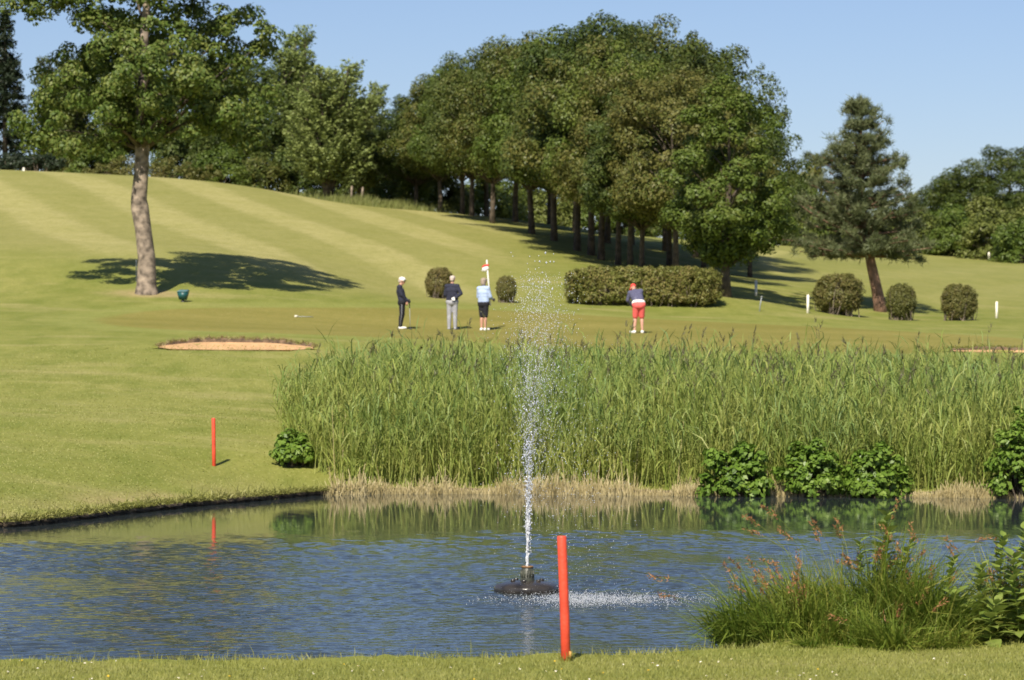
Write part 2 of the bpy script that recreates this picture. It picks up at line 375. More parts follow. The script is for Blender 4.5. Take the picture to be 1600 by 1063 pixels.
def mth(op, a, b=None, c=None):
    x = n.new('ShaderNodeMath'); x.operation = op
    for i, v in enumerate((a, b, c)):
        if v is None: continue
        if isinstance(v, (int, float)): x.inputs[i].default_value = v
        else: l.new(v, x.inputs[i])
    return x.outputs[0]
# wind-ruffled in the open part, sheltered under the far bank
yy = mth('ADD', mth('MULTIPLY_ADD', sep.outputs[0], -.22, sep.outputs[1]), mth('MULTIPLY', wnoise(.35, 1, .8), 5.0))
ruff = mapr(yy, 45.2, 39.5, .012, 1.0)
dx = mth('DIVIDE', mth('SUBTRACT', sep.outputs[0], .85), 1.35); dy = mth('DIVIDE', mth('SUBTRACT', sep.outputs[1], 31.0), 1.5)
chn = mapr(mth('ADD', mth('MULTIPLY', dx, dx), mth('MULTIPLY', dy, dy)), .4, 1.25, 1.0, 0.0)
h = mth('ADD', mth('MULTIPLY', mth('MULTIPLY', wnoise(13, 1, 1.2, 2), ruff), .10), mth('MULTIPLY', mth('MULTIPLY', wnoise(26, 1, 1, 3), chn), .30))
bp = n.new('ShaderNodeBump'); bp.inputs['Strength'].default_value = 1.0; bp.inputs['Distance'].default_value = .06
l.new(h, bp.inputs['Height']); l.new(bp.outputs[0], p.inputs['Normal'])
# real ripples: a fine sheet displaced by many short wind waves, calm under the far bank
wx = np.array(list(np.arange(-24, -9.5, .7)) + list(np.arange(-9.4, 9.4, .062)) + list(np.arange(9.5, 23, .7)))
wy = np.array(list(np.arange(20.8, 44, .044)) + list(np.arange(44, 57.4, .09)))
WX, WY = np.meshgrid(wx, wy); WZ = np.zeros(WX.shape); rw = np.random.default_rng(77)
mask = sstep(45.5, 39.2, WY - .16 * WX + 1.6 * wob(WX, WY, .5, .4) * .7)
patch = np.clip(.78 + .28 * wob(WX, WY * 1.6, .45, 1.1) + .12 * wob(WX, WY, 1.7, .3), .25, 1.3)
for q in range(64):
    lam = .11 * (.34 / .11) ** rw.random(); th = rw.normal() * .6 + 1.5; kx, ky = math.cos(th) * 6.283 / lam, math.sin(th) * 6.283 / lam
    ph = kx * WX + ky * WY + rw.uniform(0, 6.28)
    WZ += .0255 / math.hypot(kx, ky) * np.sin(ph + .35 * np.sin(ph * .31 + q))
WZ *= (.075 + .925 * mask) * patch * sstep(9.4, 8.6, np.abs(WX))
fd = np.hypot(WX - FX0, WY - FY0); WZ += .006 * np.sin(fd * 24) * np.exp(-((fd - 1.4) / 1.0) ** 2) * mask
nwx = len(wx); ii = (np.arange(len(wy) - 1)[:, None] * nwx + np.arange(nwx - 1)[None])
cxx = (wx[1:] + wx[:-1])[None] / 2 + 0 * wy[1:, None]; cyy = (wy[1:] + wy[:-1])[:, None] / 2 + 0 * wx[None, 1:]
keep = (poly_sd(cxx, cyy, SHORE) < .35).ravel()
F = np.stack([ii, ii + 1, ii + nwx + 1, ii + nwx], -1).reshape(-1, 4)[keep]
used = np.unique(F); rem = np.full(WX.size, -1); rem[used] = np.arange(len(used))
mb = MB(); mb.add(np.stack([WX, WY, WZ], -1).reshape(-1, 3)[used], rem[F])
tag(obj('pond_water', mb.mesh('pond_water', M['water'], smooth=True)), 'rippled blue pond water reflecting sky and reeds', 'water', kind='structure')

# dark earth edge of the bank, along the far and left shore
S = SHORE; T = unit(np.roll(S, -1, 0) - np.roll(S, 1, 0)); NO = np.c_[-T[:, 1], T[:, 0]]
if poly_sd(S[:1, 0] + NO[:1, 0] * .2, S[:1, 1] + NO[:1, 1] * .2, SHORE)[0] < 0: NO = -NO
def resample(P, step):
    Q = np.vstack([P, P[:1]]); d = np.r_[0, np.cumsum(np.linalg.norm(np.diff(Q, axis=0), axis=1))]
    t = np.arange(0, d[-1], step); return np.c_[np.interp(t, d, Q[:, 0]), np.interp(t, d, Q[:, 1])]
S = resample(SHORE, .09); T = unit(np.roll(S, -1, 0) - np.roll(S, 1, 0)); NO = np.c_[-T[:, 1], T[:, 0]]
if poly_sd(S[:1, 0] + NO[:1, 0] * .2, S[:1, 1] + NO[:1, 1] * .2, SHORE)[0] < 0: NO = -NO
r_ = np.random.default_rng(3); k = len(S)
def sn(k, w): return np.convolve(np.r_[r_.normal(size=k + w)], np.ones(w) / w ** .5, 'same')[:k]
lipz = np.where(S[:, 1] < 30, .25, .09)
o0 = .03 * sn(k, 3) + .03 * sn(k, 9)
prof = [(.55, gz(S[:, 0] + NO[:, 0] * .55, S[:, 1] + NO[:, 1] * .55, False) - .02), (.20, lipz + .012 + .008 * sn(k, 5)), (-.02 + o0, lipz + .01 + .012 * sn(k, 4)),
        (-.10 + o0, lipz - .05 + .015 * sn(k, 3)), (-.05 + o0 * .5, .03 + .01 * sn(k, 3)), (-.16 + o0, np.full(k, -.12))]
rows = [np.c_[S[:, 0] + NO[:, 0] * a, S[:, 1] + NO[:, 1] * a, z] for a, z in prof]
mb = MB(); V = np.concatenate(rows); nr = len(prof); j = np.arange(k); j2 = (j + 1) % k
top = MB()
for r0 in range(nr - 1):
    F = np.stack([r0 * k + j, r0 * k + j2, (r0 + 1) * k + j2, (r0 + 1) * k + j], -1)
    if r0 == 0: Ftop = [F]
    elif r0 == 1: Ftop.append(F)
    else: (mb.add(V, F) if mb.n == 0 else mb.f.append(F))
mbt = MB(); mbt.add(V, np.concatenate(Ftop))
bank = tag(obj('pond_bank', mb.mesh('pond_bank', M['soil'])), 'dark earth edge between pond and turf', 'bank', kind='structure')
obj('turf_edge', mbt.mesh('turf_edge', M['turf'], smooth=True), None, bank)

# ------------------------------------------------------------------ bunkers
def bunker(name, cx, cy, ax, ay, label, seed):
    r = np.random.default_rng(seed); na, nr_ = 64, 8
    an = np.arange(na) * 2 * np.pi / na; wv = 1 + .06 * np.sin(3 * an + seed) + .035 * np.sin(7 * an)
    rr = np.linspace(0, 1, nr_ + 1)[1:]
    X = cx + ax * .98 * np.outer(rr, np.cos(an) * wv); Y = cy + ay * .98 * np.outer(rr, np.where(np.sin(an) < 0, .3, 1) * np.sin(an) * wv)
    Z = gz(X, Y, False) - .17 * (1 - rr[:, None] ** 4) + .01
    Z += .015 * r.normal(size=Z.shape) * (rr[:, None] < .95)
    V = np.concatenate([[[cx, cy, g1(cx, cy) - .16]], np.stack([X, Y, Z], -1).reshape(-1, 3)])
    mb = MB(); j = np.arange(na); j2 = (j + 1) % na; mb.add(V, np.stack([np.zeros(na, int), 1 + j, 1 + j2], -1))
    for q in range(nr_ - 1):
        a = 1 + q * na; mb.f.append(np.stack([a + j, a + na + j, a + na + j2, a + j2], -1))
    sand = tag(obj(name, mb.mesh(name, M['sand'], smooth=True)), label, 'bunker', kind='structure')
    # overhanging earth lip round the back
    b = np.linspace(-.06, np.pi + .06, 90); wv = 1 + .06 * np.sin(3 * b + seed) + .035 * np.sin(7 * b)
    e = np.sin(np.clip(b, 0, np.pi)) ** .6; jag = r.normal(size=90) * .02
    x0, y0 = cx + ax * np.cos(b) * wv, cy + ay * np.sin(b) * wv
    x1, y1 = cx + ax * 1.16 * np.cos(b) * wv, cy + ay * 1.2 * np.sin(b) * wv
    zb = gz(x0, y0, False); zt = zb + (.10 * e + jag)
    mb = MB(); P = np.concatenate([np.c_[x0, y0, zb - .14], np.c_[x0, y0 - .03, zb + (zt - zb) * .6], np.c_[x0 + jag, y0 + .02, zt], np.c_[x1, y1, gz(x1, y1, False) - .01]])
    q = np.arange(89); mb.add(P, np.concatenate([np.stack([q + 1, q, 90 + q, 91 + q], -1), np.stack([91 + q, 90 + q, 180 + q, 181 + q], -1)]))
    obj('earth_lip', mb.mesh('earth_lip', M['lip']), None, sand)
    mb = MB(); mb.add(P[180:], np.stack([q + 1, q, 90 + q, 91 + q], -1)); obj('turf_lip', mb.mesh('turf_lip', M['turf'], smooth=True), None, sand)
    # dry grass hanging over the lip
    mb = MB(); i = r.integers(5, 85, 1200); B = np.c_[x0[i] + r.normal(size=1200) * .04, y0[i] + .05 + r.random(1200) * .25, zt[i]]
    tip = B + np.c_[r.normal(size=1200) * .03, -.05 + r.normal(size=1200) * .04, r.uniform(.02, .10, 1200)]
    mb.add(np.stack([B - [.012, 0, .03], B + [.012, 0, -.03], tip], 1), np.arange(3600).reshape(-1, 3))
    tag(obj('dry_grass', mb.mesh('dry_grass', M['straw'] if seed == 1 else M['blade']), None, sand), kind='stuff')
bunker('sand_bunker', *BUNK[0], 'shallow sand bunker with crumbling brown lip left of the putting green', 1)
bunker('sand_bunker', *BUNK[1], 'sand bunker showing as a thin brown strip behind the reeds at right', 2)

# ------------------------------------------------------------------ trees
def limb(P0, P1, r, sag=.3, n=6):
    P0 = np.array(P0, float); P1 = np.array(P1, float); t = np.linspace(0, 1, n)[:, None]
    m_ = P0 * .5 + P1 * .5 + np.array([0, 0, -sag]) + RNG.normal(size=3) * .12
    return (1 - t) ** 2 * P0 + 2 * t * (1 - t) * m_ + t * t * P1

def broadleaf(seed, H, base, R, nclump, per, leaf, trunk_r, mat, lobes=None, trunk_path=None, bark='bark_dark', flat=.8, clr=.62):
    """returns (trunk mesh, crown mesh); crown of leaf clumps carried on limbs"""
    r = np.random.default_rng(seed); cl = []; rad = []
    if lobes is None:
        cz = base + .30 * (H - base); hz = H - cz
        while len(cl) < nclump:
            d = unit(r.normal(size=3)); q = r.uniform(.45, 1.0) ** .5
            wob_ = 1 + .18 * math.sin(3 * math.atan2(d[1], d[0]) + seed) + .12 * math.sin(5 * d[2] + seed)
            zz = d[2] * q * (hz if d[2] > 0 else .30 * (H - base)); w = R * wob_
            cl.append((d[0] * w * q, d[1] * w * q, cz + zz)); rad.append(r.uniform(.55, 1.1) * clr * R / 3.2)
        ctr0 = np.array([0, 0, cz])
        for q in range(nclump // 3):
            i = r.integers(0, nclump); cl.append(tuple(ctr0 + (np.array(cl[i]) - ctr0) * r.uniform(1.03, 1.16))); rad.append(clr * r.uniform(.22, .42))
        cl = np.array(cl)
    else:
        wts = np.array([q[3] ** 2 for q in lobes]); wts /= wts.sum()
        for q in range(nclump):
            L = lobes[r.choice(len(lobes), p=wts)]; d = unit(r.normal(size=3)) * r.uniform(.3, 1) ** .45
            cl.append((L[0] + d[0] * L[3], L[1] + d[1] * L[3], L[2] + d[2] * L[3] * flat)); rad.append(r.uniform(.5, 1.15) * clr)
        cl = np.array(cl)
    ctr = cl.mean(0)
    mb = MB(); clump_leaves(mb, cl, rad, per, leaf, r, center=ctr)
    crown = mb.mesh('crown', M[mat])
    tb_ = MB()
    if trunk_path is None:
        top_ = H * .8; lean = r.normal(size=2) * .25
        tp = np.array([(lean[0] * t * t + .05 * math.sin(9 * t + seed), lean[1] * t * t, top_ * t) for t in np.linspace(0, 1, 10)]); tp[0, 2] = -.25
        tr = trunk_r * np.array([1.35, 1, .92, .85, .75, .62, .5, .36, .22, .1])
    else: tp, tr = np.array([q[:3] for q in trunk_path]), np.array([q[3] for q in trunk_path])
    tb_.tube(tp, tr, 12); lb_ = MB()
    for q in r.choice(len(cl), min(len(cl), 40), replace=False):
        c = cl[q]; hz0 = np.clip(c[2] - np.hypot(c[0], c[1]) * .8 - .3, base * .8 if lobes is None else base, tp[-1, 2] * .95)
        o = np.array([np.interp(hz0, tp[:, 2], tp[:, i]) for i in range(2)] + [hz0]); r0 = np.interp(hz0, tp[:, 2], tr)
        c = o + (c - o) * .86; P = limb(o, c, r0, -.25); lb_.tube(P, np.linspace(min(r0 * .45, .12), .012, 6), 5)
    return tb_.mesh('trunk', M[bark], smooth=True), crown, lb_.mesh('limbs', M['bark_dark'], smooth=True)

def plant_tree(name, meshes, loc, label, group, rz=0, sc=(1, 1, 1), crown_mat=None):
    e = empty(name, loc, rz); e.scale = sc; tag(e, label, 'tree', group)
    obj('trunk', meshes[0], None, e)
    c = obj('crown', meshes[1], None, e)
    if len(meshes) > 2: obj('limbs', meshes[2], None, e)
    if crown_mat: c.material_slots[0].link = 'OBJECT'; c.material_slots[0].material = M[crown_mat]
    return e

# the big tree on the left hillside
big_lobes = [(0, 0, 8, 2.3), (-2.5, .3, 7.5, 1.6), (-3.7, -.2, 5.9, 1.05), (-1.6, -1.2, 5.9, 1.3), (1.2, -1.2, 5.9, 1.4), (2.9, .2, 6.6, 1.6), (3.1, .4, 9, 1.6), (0, .5, 10.6, 2.2),
             (-2.9, -.6, 10.5, 1.0), (-4.5, -.4, 10.2, 1.0), (-3.6, -.6, 10.2, .9), (-2.5, -.5, 9.6, .7), (2.2, -.4, 11.3, 1.7), (0, 0, 13, 1.7), (0, 2.6, 6.6, 1.7), (.6, -2.4, 7.2, 1.5), (-1, 2.4, 9.2, 1.7), (3.4, -1, 5.6, 1.0), (-2.6, -1.4, 5.4, .8)]
big_path = [(0, 0, -.3, .50), (.02, 0, .0, .41), (.02, 0, .35, .345), (.03, 0, 1.2, .305), (-.09, 0, 2.2, .285), (-.22, .05, 3.0, .31), (-.25, .05, 3.3, .275), (-.17, .05, 4.2, .25), (-.12, 0, 5.2, .25), (-.15, 0, 7, .20), (-.05, 0, 9, .16), (.1, 0, 11, .10), (.1, 0, 13, .05)]
bt = broadleaf(5, 14, 5.0, 4, 370, 150, .165, .33, 'leaf_maple', lobes=big_lobes, trunk_path=big_path, bark='bark', clr=.52)
plant_tree('maple_tree', bt, spot(228, 105), 'tall spreading tree standing alone on the left hillside above its own shadow', None)

# grove
GV = [broadleaf(20 + i, 10.0, 2.75, 3.7, 200, 125, .17, .155, 'leaf_grove', clr=.70) for i in range(5)]
grove = [  # px of trunk, distance, px row of the crown top, crown width in px, label, material
    (650, 176, 170, 120, 'dark tree at the far left end of the grove beside the gap of sky', 'leaf_oak'),
    (688, 172, 135, 125, 'grove tree with rounded top, second from the left end', 'leaf_grove'),
    (722, 166, 128, 125, 'grove tree on the left of the pair of slim trunks on the hill crest', 'leaf_light'),
    (738, 164, 108, 130, 'grove tree on the right of the pair of slim trunks on the hill crest', 'leaf_oak'),
    (770, 159, 92, 140, 'grove tree with leaning trunk just right of the paired crest trunks', 'leaf_grove'),
    (806, 163, 78, 150, 'taller grove tree rising behind the leaning crest trunk', 'leaf_oak'),
    (830, 150, 88, 150, 'grove tree with slim pale trunk at the top of the grove shadow', 'leaf_grove'),
    (866, 146, 58, 160, 'grove tree above the upper middle of the shadow, left of the tallest crowns', 'leaf_light'),
    (902, 141, 44, 165, 'dark trunked grove tree left of the tallest crown', 'leaf_grove'),
    (924, 139, 30, 170, 'tallest grove tree with its crown at the top of the dome', 'leaf_oak'),
    (941, 136, 62, 165, 'grove tree with thick shaded trunk below the top of the dome', 'leaf_grove'),
    (966, 132, 86, 160, 'grove tree in the middle of the front row behind the hedge', 'leaf_light'),
    (985, 129, 110, 160, 'lower grove tree with forked shaded trunk behind the hedge left half', 'leaf_grove'),
    (1004, 127, 150, 150, 'low hanging grove tree behind the hedge centre', 'leaf_oak'),
    (1056, 124, 118, 170, 'grove tree with sunlit orange trunk behind the hedge', 'leaf_grove'),
    (985, 152, 32, 170, 'rear grove tree forming the top right of the dome', 'leaf_oak'),
    (1040, 150, 48, 175, 'rear grove tree right of the dome top against the sky', 'leaf_grove'),
    (1088, 148, 66, 165, 'brownish rear grove tree on the right shoulder of the dome', 'leaf_grove'),
    (1122, 142, 100, 150, 'rear grove tree at the right edge of the dome against the sky', 'leaf_oak'),
    (1172, 134, 178, 120, 'loose crowned tree hanging over the right end of the grove', 'leaf_oak'),
    (860, 168, 62, 160, 'rear grove tree on the left slope of the dome', 'leaf_light'),
    (628, 182, 200, 100, 'low dark tree at the very left foot of the grove', 'leaf_oak'),
    (760, 178, 112, 140, 'rear grove tree behind the paired crest trunks', 'leaf_grove'),
    (900, 160, 52, 160, 'rear grove tree in the dark interior left of centre', 'leaf_oak'),
    (950, 150, 60, 160, 'rear grove tree in the dark interior at the centre', 'leaf_oak'),
    (1045, 136, 95, 160, 'inner grove tree between the orange trunk and the dome top', 'leaf_oak'),
    (1100, 132, 130, 150, 'inner grove tree behind the fresh green tree', 'leaf_grove'),
]
rr = random.Random(4)
for i, (px, D, ty, wpx, lab, mt_) in enumerate(grove):
    ty -= 26 if (px < 840 and ty > 60) else 10
    x, y, z = spot(px, D); Ht = CAMH - (ty - HOR) * D / FPX - z; sx = wpx * (1.46 if i in (6, 7, 8, 9, 10) else 1.30) * D / FPX / 7.2
    plant_tree('grove_tree', GV[i % 5], (x, y, z), lab, 'trees of the rounded grove', rr.uniform(0, 6.28), (sx, sx, Ht / 10.1), mt_)
fr = broadleaf(40, 8.4, 1.35, 2.35, 130, 190, .15, .17, 'leaf_light', clr=.8)
plant_tree('young_oak_tree', fr, spot(1134, 116), 'fresh green tree with slim trunk in front of the grove, right of the hedge', None)

# feathery upright trees on the ridge
def feather(seed, H, R, n, base=.6, mat='leaf_feather', stems=5):
    r = np.random.default_rng(seed); mb = MB(); tb_ = MB()
    for s in range(stems):
        a = s * 6.28 / stems + r.uniform(-.4, .4); rr_ = R * (.15 + .35 * r.random()); hh = H * r.uniform(.7, 1.0) if s else H
        P = np.array([(rr_ * t ** 1.4 * math.cos(a), rr_ * t ** 1.4 * math.sin(a), -.2 + hh * t) for t in np.linspace(0, 1, 8)])
        tb_.tube(P, np.linspace(.15, .015, 8), 6)
        for q in range(n // stems):
            t = r.uniform(base / H + .05, 1.0); o = np.array([np.interp(t, np.linspace(0, 1, 8), P[:, i]) for i in range(3)])
            b = r.uniform(0, 6.28); L = (R * .62 * (1 - t) ** .7 + .35) * r.uniform(.6, 1.15); up = r.uniform(.7, 1.3)
            dr = np.array([math.cos(b), math.sin(b), up]); e_ = o + dr * L / 1.3
            if q % 3 == 0: tb_.tube(np.array([o, (o + e_) / 2 + [0, 0, -.05], e_]), [.035, .02, .008], 4, cap=False)
            k_ = int(34 * L + 14); tt = r.uniform(.25, 1.02, k_); C = o + (e_ - o) * tt[:, None] + r.normal(size=(k_, 3)) * .13 * (1.3 - tt)[:, None]
            leaves(mb, C, unit(r.normal(size=(k_, 3)) + [0, -.2, .5]), .16 * r.uniform(.7, 1.2, k_), .45, r, droop=-.6)
    return tb_.mesh('trunk', M['bark_dark'], smooth=True), mb.mesh('crown', M[mat])
FT = [feather(60, 9.5, 2.6, 520, stems=5), feather(61, 8.0, 3.2, 640, stems=7)]
def ridge(px, D, ty, wpx, mesh, h0, w0, name, lab, grp, mt_=None, rz=0.):
    x, y, z = spot(px, D); Ht = CAMH - (ty - HOR) * D / FPX - z; s = wpx * D / FPX / w0
    return plant_tree(name, mesh, (x, y, z), lab, grp, rz, (s, s, Ht / h0), mt_)
rd = 'trees along the ridge'
ridge(462, 184, 38, 185, FT[0], 9.6, 4.4, 'feathery_tree', 'tall narrow feathery tree with pointed top on the ridge right of the big tree', rd, None, .4)
ridge(512, 172, 88, 225, FT[1], 8.1, 5.0, 'feathery_tree', 'feathery light green tree with forked pale trunk at the right end of the ridge', rd, None, 1.0)
ridge(562, 182, 112, 130, FT[1], 8.1, 5.0, 'feathery_tree', 'feathery tree reaching furthest right into the gap before the grove', rd, None, 2.6)
ridge(380, 186, 90, 190, GV[1], 10.1, 6.4, 'ridge_tree', 'dark broad tree behind the right side of the big tree crown', rd, 'leaf_oak', 2)
ridge(300, 190, 70, 190, GV[2], 10.1, 6.4, 'ridge_tree', 'dark tree directly behind the big tree trunk on the ridge', rd, 'leaf_oak', 1)
ridge(180, 188, 80, 170, GV[3], 10.1, 6.4, 'ridge_tree', 'green ridge tree seen below the left side of the big tree crown', rd, 'leaf_grove', 3)
ridge(98, 184, 72, 150, FT[1], 8.1, 5.0, 'ridge_tree', 'loose pale tree between the dark conifer and the big tree', rd, 'leaf_grove', .5)

# dark spruce at the left edge
def spruce(seed, H, R, n, mat, bare=.6, tuft=.30, droop=-.15):
    r = np.random.default_rng(seed); mb = MB(); tb_ = MB()
    tb_.tube([(0, 0, -.2), (0, 0, H * .5), (0, 0, H)], [.2, .12, .02], 8)
    for q in range(n):
        t = r.random() ** .8; z0 = bare + (H - bare) * t; b = r.uniform(0, 6.28); L = (R * (1 - t) + .25) * r.uniform(.75, 1.1)
        o = np.array([0, 0, z0]); e_ = o + np.array([math.cos(b) * L, math.sin(b) * L, droop * L + .1])
        if q % 2 == 0: tb_.tube([o, e_], [.03, .008], 4, cap=False)
        k_ = int(30 * L + 10); tt = r.uniform(.2, 1.03, k_); C = o + (e_ - o) * tt[:, None] + r.normal(size=(k_, 3)) * .10
        leaves(mb, C, unit(r.normal(size=(k_, 3)) * .7 + [0, 0, .8]), tuft * r.uniform(.6, 1.2, k_), .35, r)
    return tb_.mesh('trunk', M['bark_dark'], smooth=True), mb.mesh('crown', M[mat])
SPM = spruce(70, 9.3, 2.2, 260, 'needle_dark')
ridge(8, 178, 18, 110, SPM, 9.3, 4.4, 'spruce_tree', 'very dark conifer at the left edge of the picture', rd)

# pine
def pine(seed, H):
    r = np.random.default_rng(seed); mb = MB(); tb_ = MB()
    tp = np.array([(.10, 0, -.2), (.06, 0, .3), (-.08, 0, 1.0), (-.28, 0, 1.9), (-.52, 0, 3.2), (-.66, 0, 5), (-.70, 0, 7), (-.68, 0, H)]); tr = np.array([.30, .25, .22, .20, .16, .11, .07, .02])
    tb_.tube(tp, tr, 10)
    zs = np.repeat(np.linspace(2.25, H - .35, 14), 2) + r.normal(size=28) * .07
    for w, z0 in enumerate(zs):
        t = (z0 - 1.9) / (H - 1.9)
        R = 3.0 * (1 - t) ** .85 + .14
        nb = int(8.5 - 4 * t)
        for b_ in range(nb):
            b = b_ * 6.28 / nb + r.uniform(-.5, .5) + w * .7; L = R * r.uniform(.55, 1.15) * (1 - .18 * math.cos(b) * (1 - t))
            o = np.array([np.interp(z0, tp[:, 2], tp[:, 0]), 0, z0]); up = r.uniform(.12, .42) if t > .15 else r.uniform(-.05, .22)
            P = np.array([o + np.array([math.cos(b) * L * s, math.sin(b) * L * s, L * up * s ** 1.7]) for s in np.linspace(0, 1, 5)])
            tb_.tube(P, np.linspace(.055, .012, 5) * (1.2 - t * .6), 5, cap=False)
            nt = int(4 + 6 * L / 2)
            for q in range(nt):
                s = r.uniform(.30, 1.0) if q else 1.0
                c = np.array([np.interp(s, np.linspace(0, 1, 5), P[:, i]) for i in range(3)]) + r.normal(size=3) * [.17, .17, .06] * (.5 + s * .5)
                k_ = 48; d = unit(r.normal(size=(k_, 3)) + np.array([math.cos(b) * .35, math.sin(b) * .35, .75])); ln = r.uniform(.14, .28, k_)[:, None]
                st_ = c + d * .03 + r.normal(size=(k_, 3)) * .06; sd_ = unit(np.cross(d, r.normal(size=(k_, 3)))) * .016
                mb.add(np.stack([st_ - sd_, st_ + sd_, st_ + d * ln], 1), np.arange(k_ * 3).reshape(-1, 3))
    return tb_.mesh('trunk', M['bark_pine'], smooth=True), mb.mesh('crown', M['needle'])
pm = pine(80, 8.6)
plant_tree('pine_tree', pm, spot(1372, 122), 'pine with leaning reddish trunk between the clipped bushes on the right', None)

# trees and scrub behind the grove and at the right
bk = 'trees at the right edge behind the fairway hedge'
ridge(1575, 236, 222, 170, GV[0], 10.1, 6.4, 'background_tree', 'large dark tree at the right edge above the scrub hedge', bk, 'leaf_grove', 1)
ridge(1505, 238, 262, 130, GV[1], 10.1, 6.4, 'background_tree', 'airy tree above the scrub hedge, left of the right edge tree', bk, 'leaf_grove', 3)
ridge(1455, 240, 296, 90, GV[3], 10.1, 6.4, 'background_tree', 'small distant tree just right of the pine', bk, 'leaf_oak', 5)
ridge(1640, 230, 240, 150, GV[4], 10.1, 6.4, 'background_tree', 'dark tree cut off by the right edge of the picture', bk, 'leaf_oak', 4)

def shrub_mesh(seed, rx, ry, h, n, per, leaf, mat, clr=.5):
    r = np.random.default_rng(seed); d = unit(r.normal(size=(n, 3))); d[:, 2] = np.abs(d[:, 2]); q = r.uniform(.4, 1, n)[:, None] ** .5
    wv = (1 + .2 * np.sin(3 * np.arctan2(d[:, 1], d[:, 0]) + seed))[:, None]
    C = d * q * wv * np.array([rx, ry, h]) * .88 + [0, 0, .1]
    mb = MB(); clump_leaves(mb, C, r.uniform(.6, 1.1, n) * clr, per, leaf, r, center=np.array([0, 0, h * .2])); me = mb.mesh('foliage', M[mat])
    tb_ = MB()
    for i in r.choice(n, min(n, 22), replace=False):
        tb_.tube(limb((r.normal() * .15, r.normal() * .15, -.1), C[i], .03, -.2), np.linspace(.022 if rx < 2 else .04, .006, 6), 5, cap=False)
    return me, tb_.mesh('stems', M['bark_dark'])
def plant_shrub(name, ms, loc, label, group, rz=0, sc=(1, 1, 1), mt_=None, cat='bush'):
    e = empty(name, loc, rz); e.scale = sc; tag(e, label, cat, group)
    c = obj('foliage', ms[0], None, e); obj('stems', ms[1], None, e)
    if mt_: c.material_slots[0].link = 'OBJECT'; c.material_slots[0].material = M[mt_]
    return e
SB = [shrub_mesh(90 + i, 2.4, 1.8, 2.6, 60, 150, .18, 'leaf_light', .62) for i in range(3)]
scrub = [  # px, D, top row, half width px, material, label
    (1445, 200, 328, 62, 'leaf_bramble', 'leftmost rounded bush of the yellow green scrub hedge on the right'),
    (1500, 196, 335, 65, 'leaf_light', 'second bush from the left in the yellow green scrub hedge'),
    (1552, 192, 332, 62, 'leaf_bramble', 'third bush from the left in the yellow green scrub hedge'),
    (1605, 189, 335, 65, 'leaf_light', 'scrub hedge bush at the right edge of the picture'),
    (1475, 214, 318, 66, 'leaf_light', 'rear scrub bush rising just right of the pine tips'),
    (1560, 216, 312, 70, 'leaf_bramble', 'rear scrub bush below the large right edge tree'),
    (1395, 205, 325, 60, 'leaf_bramble', 'scrub bush hidden mostly behind the pine on its right side'),
    (1340, 206, 330, 66, 'leaf_light', 'scrub bush behind the pine trunk'),
    (1285, 204, 322, 62, 'leaf_light', 'scrub bush between the grove and the pine'),
    (1240, 200, 268, 56, 'leaf_light', 'taller green bush at the right foot of the grove'),
    (1195, 200, 255, 62, 'leaf_grove', 'tall bush behind the slim tree right of the grove'),
    (1262, 214, 250, 50, 'leaf_grove', 'narrow dark bush behind the left tips of the pine'),
    (640, 178, 270, 52, 'leaf_light', 'light green bush in the gap left of the grove'),
    (690, 182, 262, 56, 'leaf_bramble', 'yellowish bush under the left end of the grove'),
    (600, 184, 262, 42, 'leaf_grove', 'dark bush at the foot of the feathery trees by the gap'),
    (765, 186, 268, 64, 'leaf_light', 'sunlit bush seen between the crest trunks of the grove'),
    (548, 186, 252, 52, 'leaf_grove', 'bush behind the forked trunk of the feathery tree'),
    (450, 180, 240, 56, 'leaf_oak', 'dark bush under the tall narrow feathery tree'),
    (402, 178, 238, 52, 'leaf_grove', 'bush on the ridge below the right side of the big tree'),
    (345, 176, 224, 56, 'leaf_light', 'round green bush on the ridge right of the big tree trunk'),
    (285, 179, 204, 58, 'leaf_oak', 'dark bush on the ridge just right of the big tree trunk'),
    (150, 180, 205, 60, 'leaf_light', 'light bush on the ridge left of the big tree trunk'),
    (95, 180, 196, 46, 'leaf_grove', 'bush on the ridge behind the dark clipped hedge end'),
]
for i, (px, D, ty, hw, mt_, lab) in enumerate(scrub):
    x, y, z = spot(px, D); Ht = CAMH - (ty - HOR) * D / FPX - z; s = hw * D / FPX / 2.2
    plant_shrub('scrub_bush', SB[i % 3], (x, y, z), lab, 'scrub bushes behind the course', i * 1.3, (s, s, Ht / 2.75), mt_)
for i, (px, wpx, D, ty, mt_, lab) in enumerate([(1050, 40, 215, 290, 'leaf_light', 'sunlit bush glimpsed through the grove trunks'), (905, 40, 212, 290, 'leaf_light', 'sunlit bush behind the left trunks of the grove'),
                                               (985, 40, 214, 280, 'leaf_grove', 'bush behind the middle trunks of the grove'), (835, 40, 205, 285, 'leaf_bramble', 'bush behind the grove at the top of its shadow'), (1125, 40, 212, 280, 'leaf_light', 'bush behind the right trunks of the grove')]):
    x, y, z = spot(px, D); Ht = CAMH - (ty - HOR) * D / FPX - z
    plant_shrub('scrub_bush', SB[i % 3], (x, y, z), lab, 'scrub bushes behind the course', i * 2.1, (1.3, 1.2, Ht / 2.75), mt_)

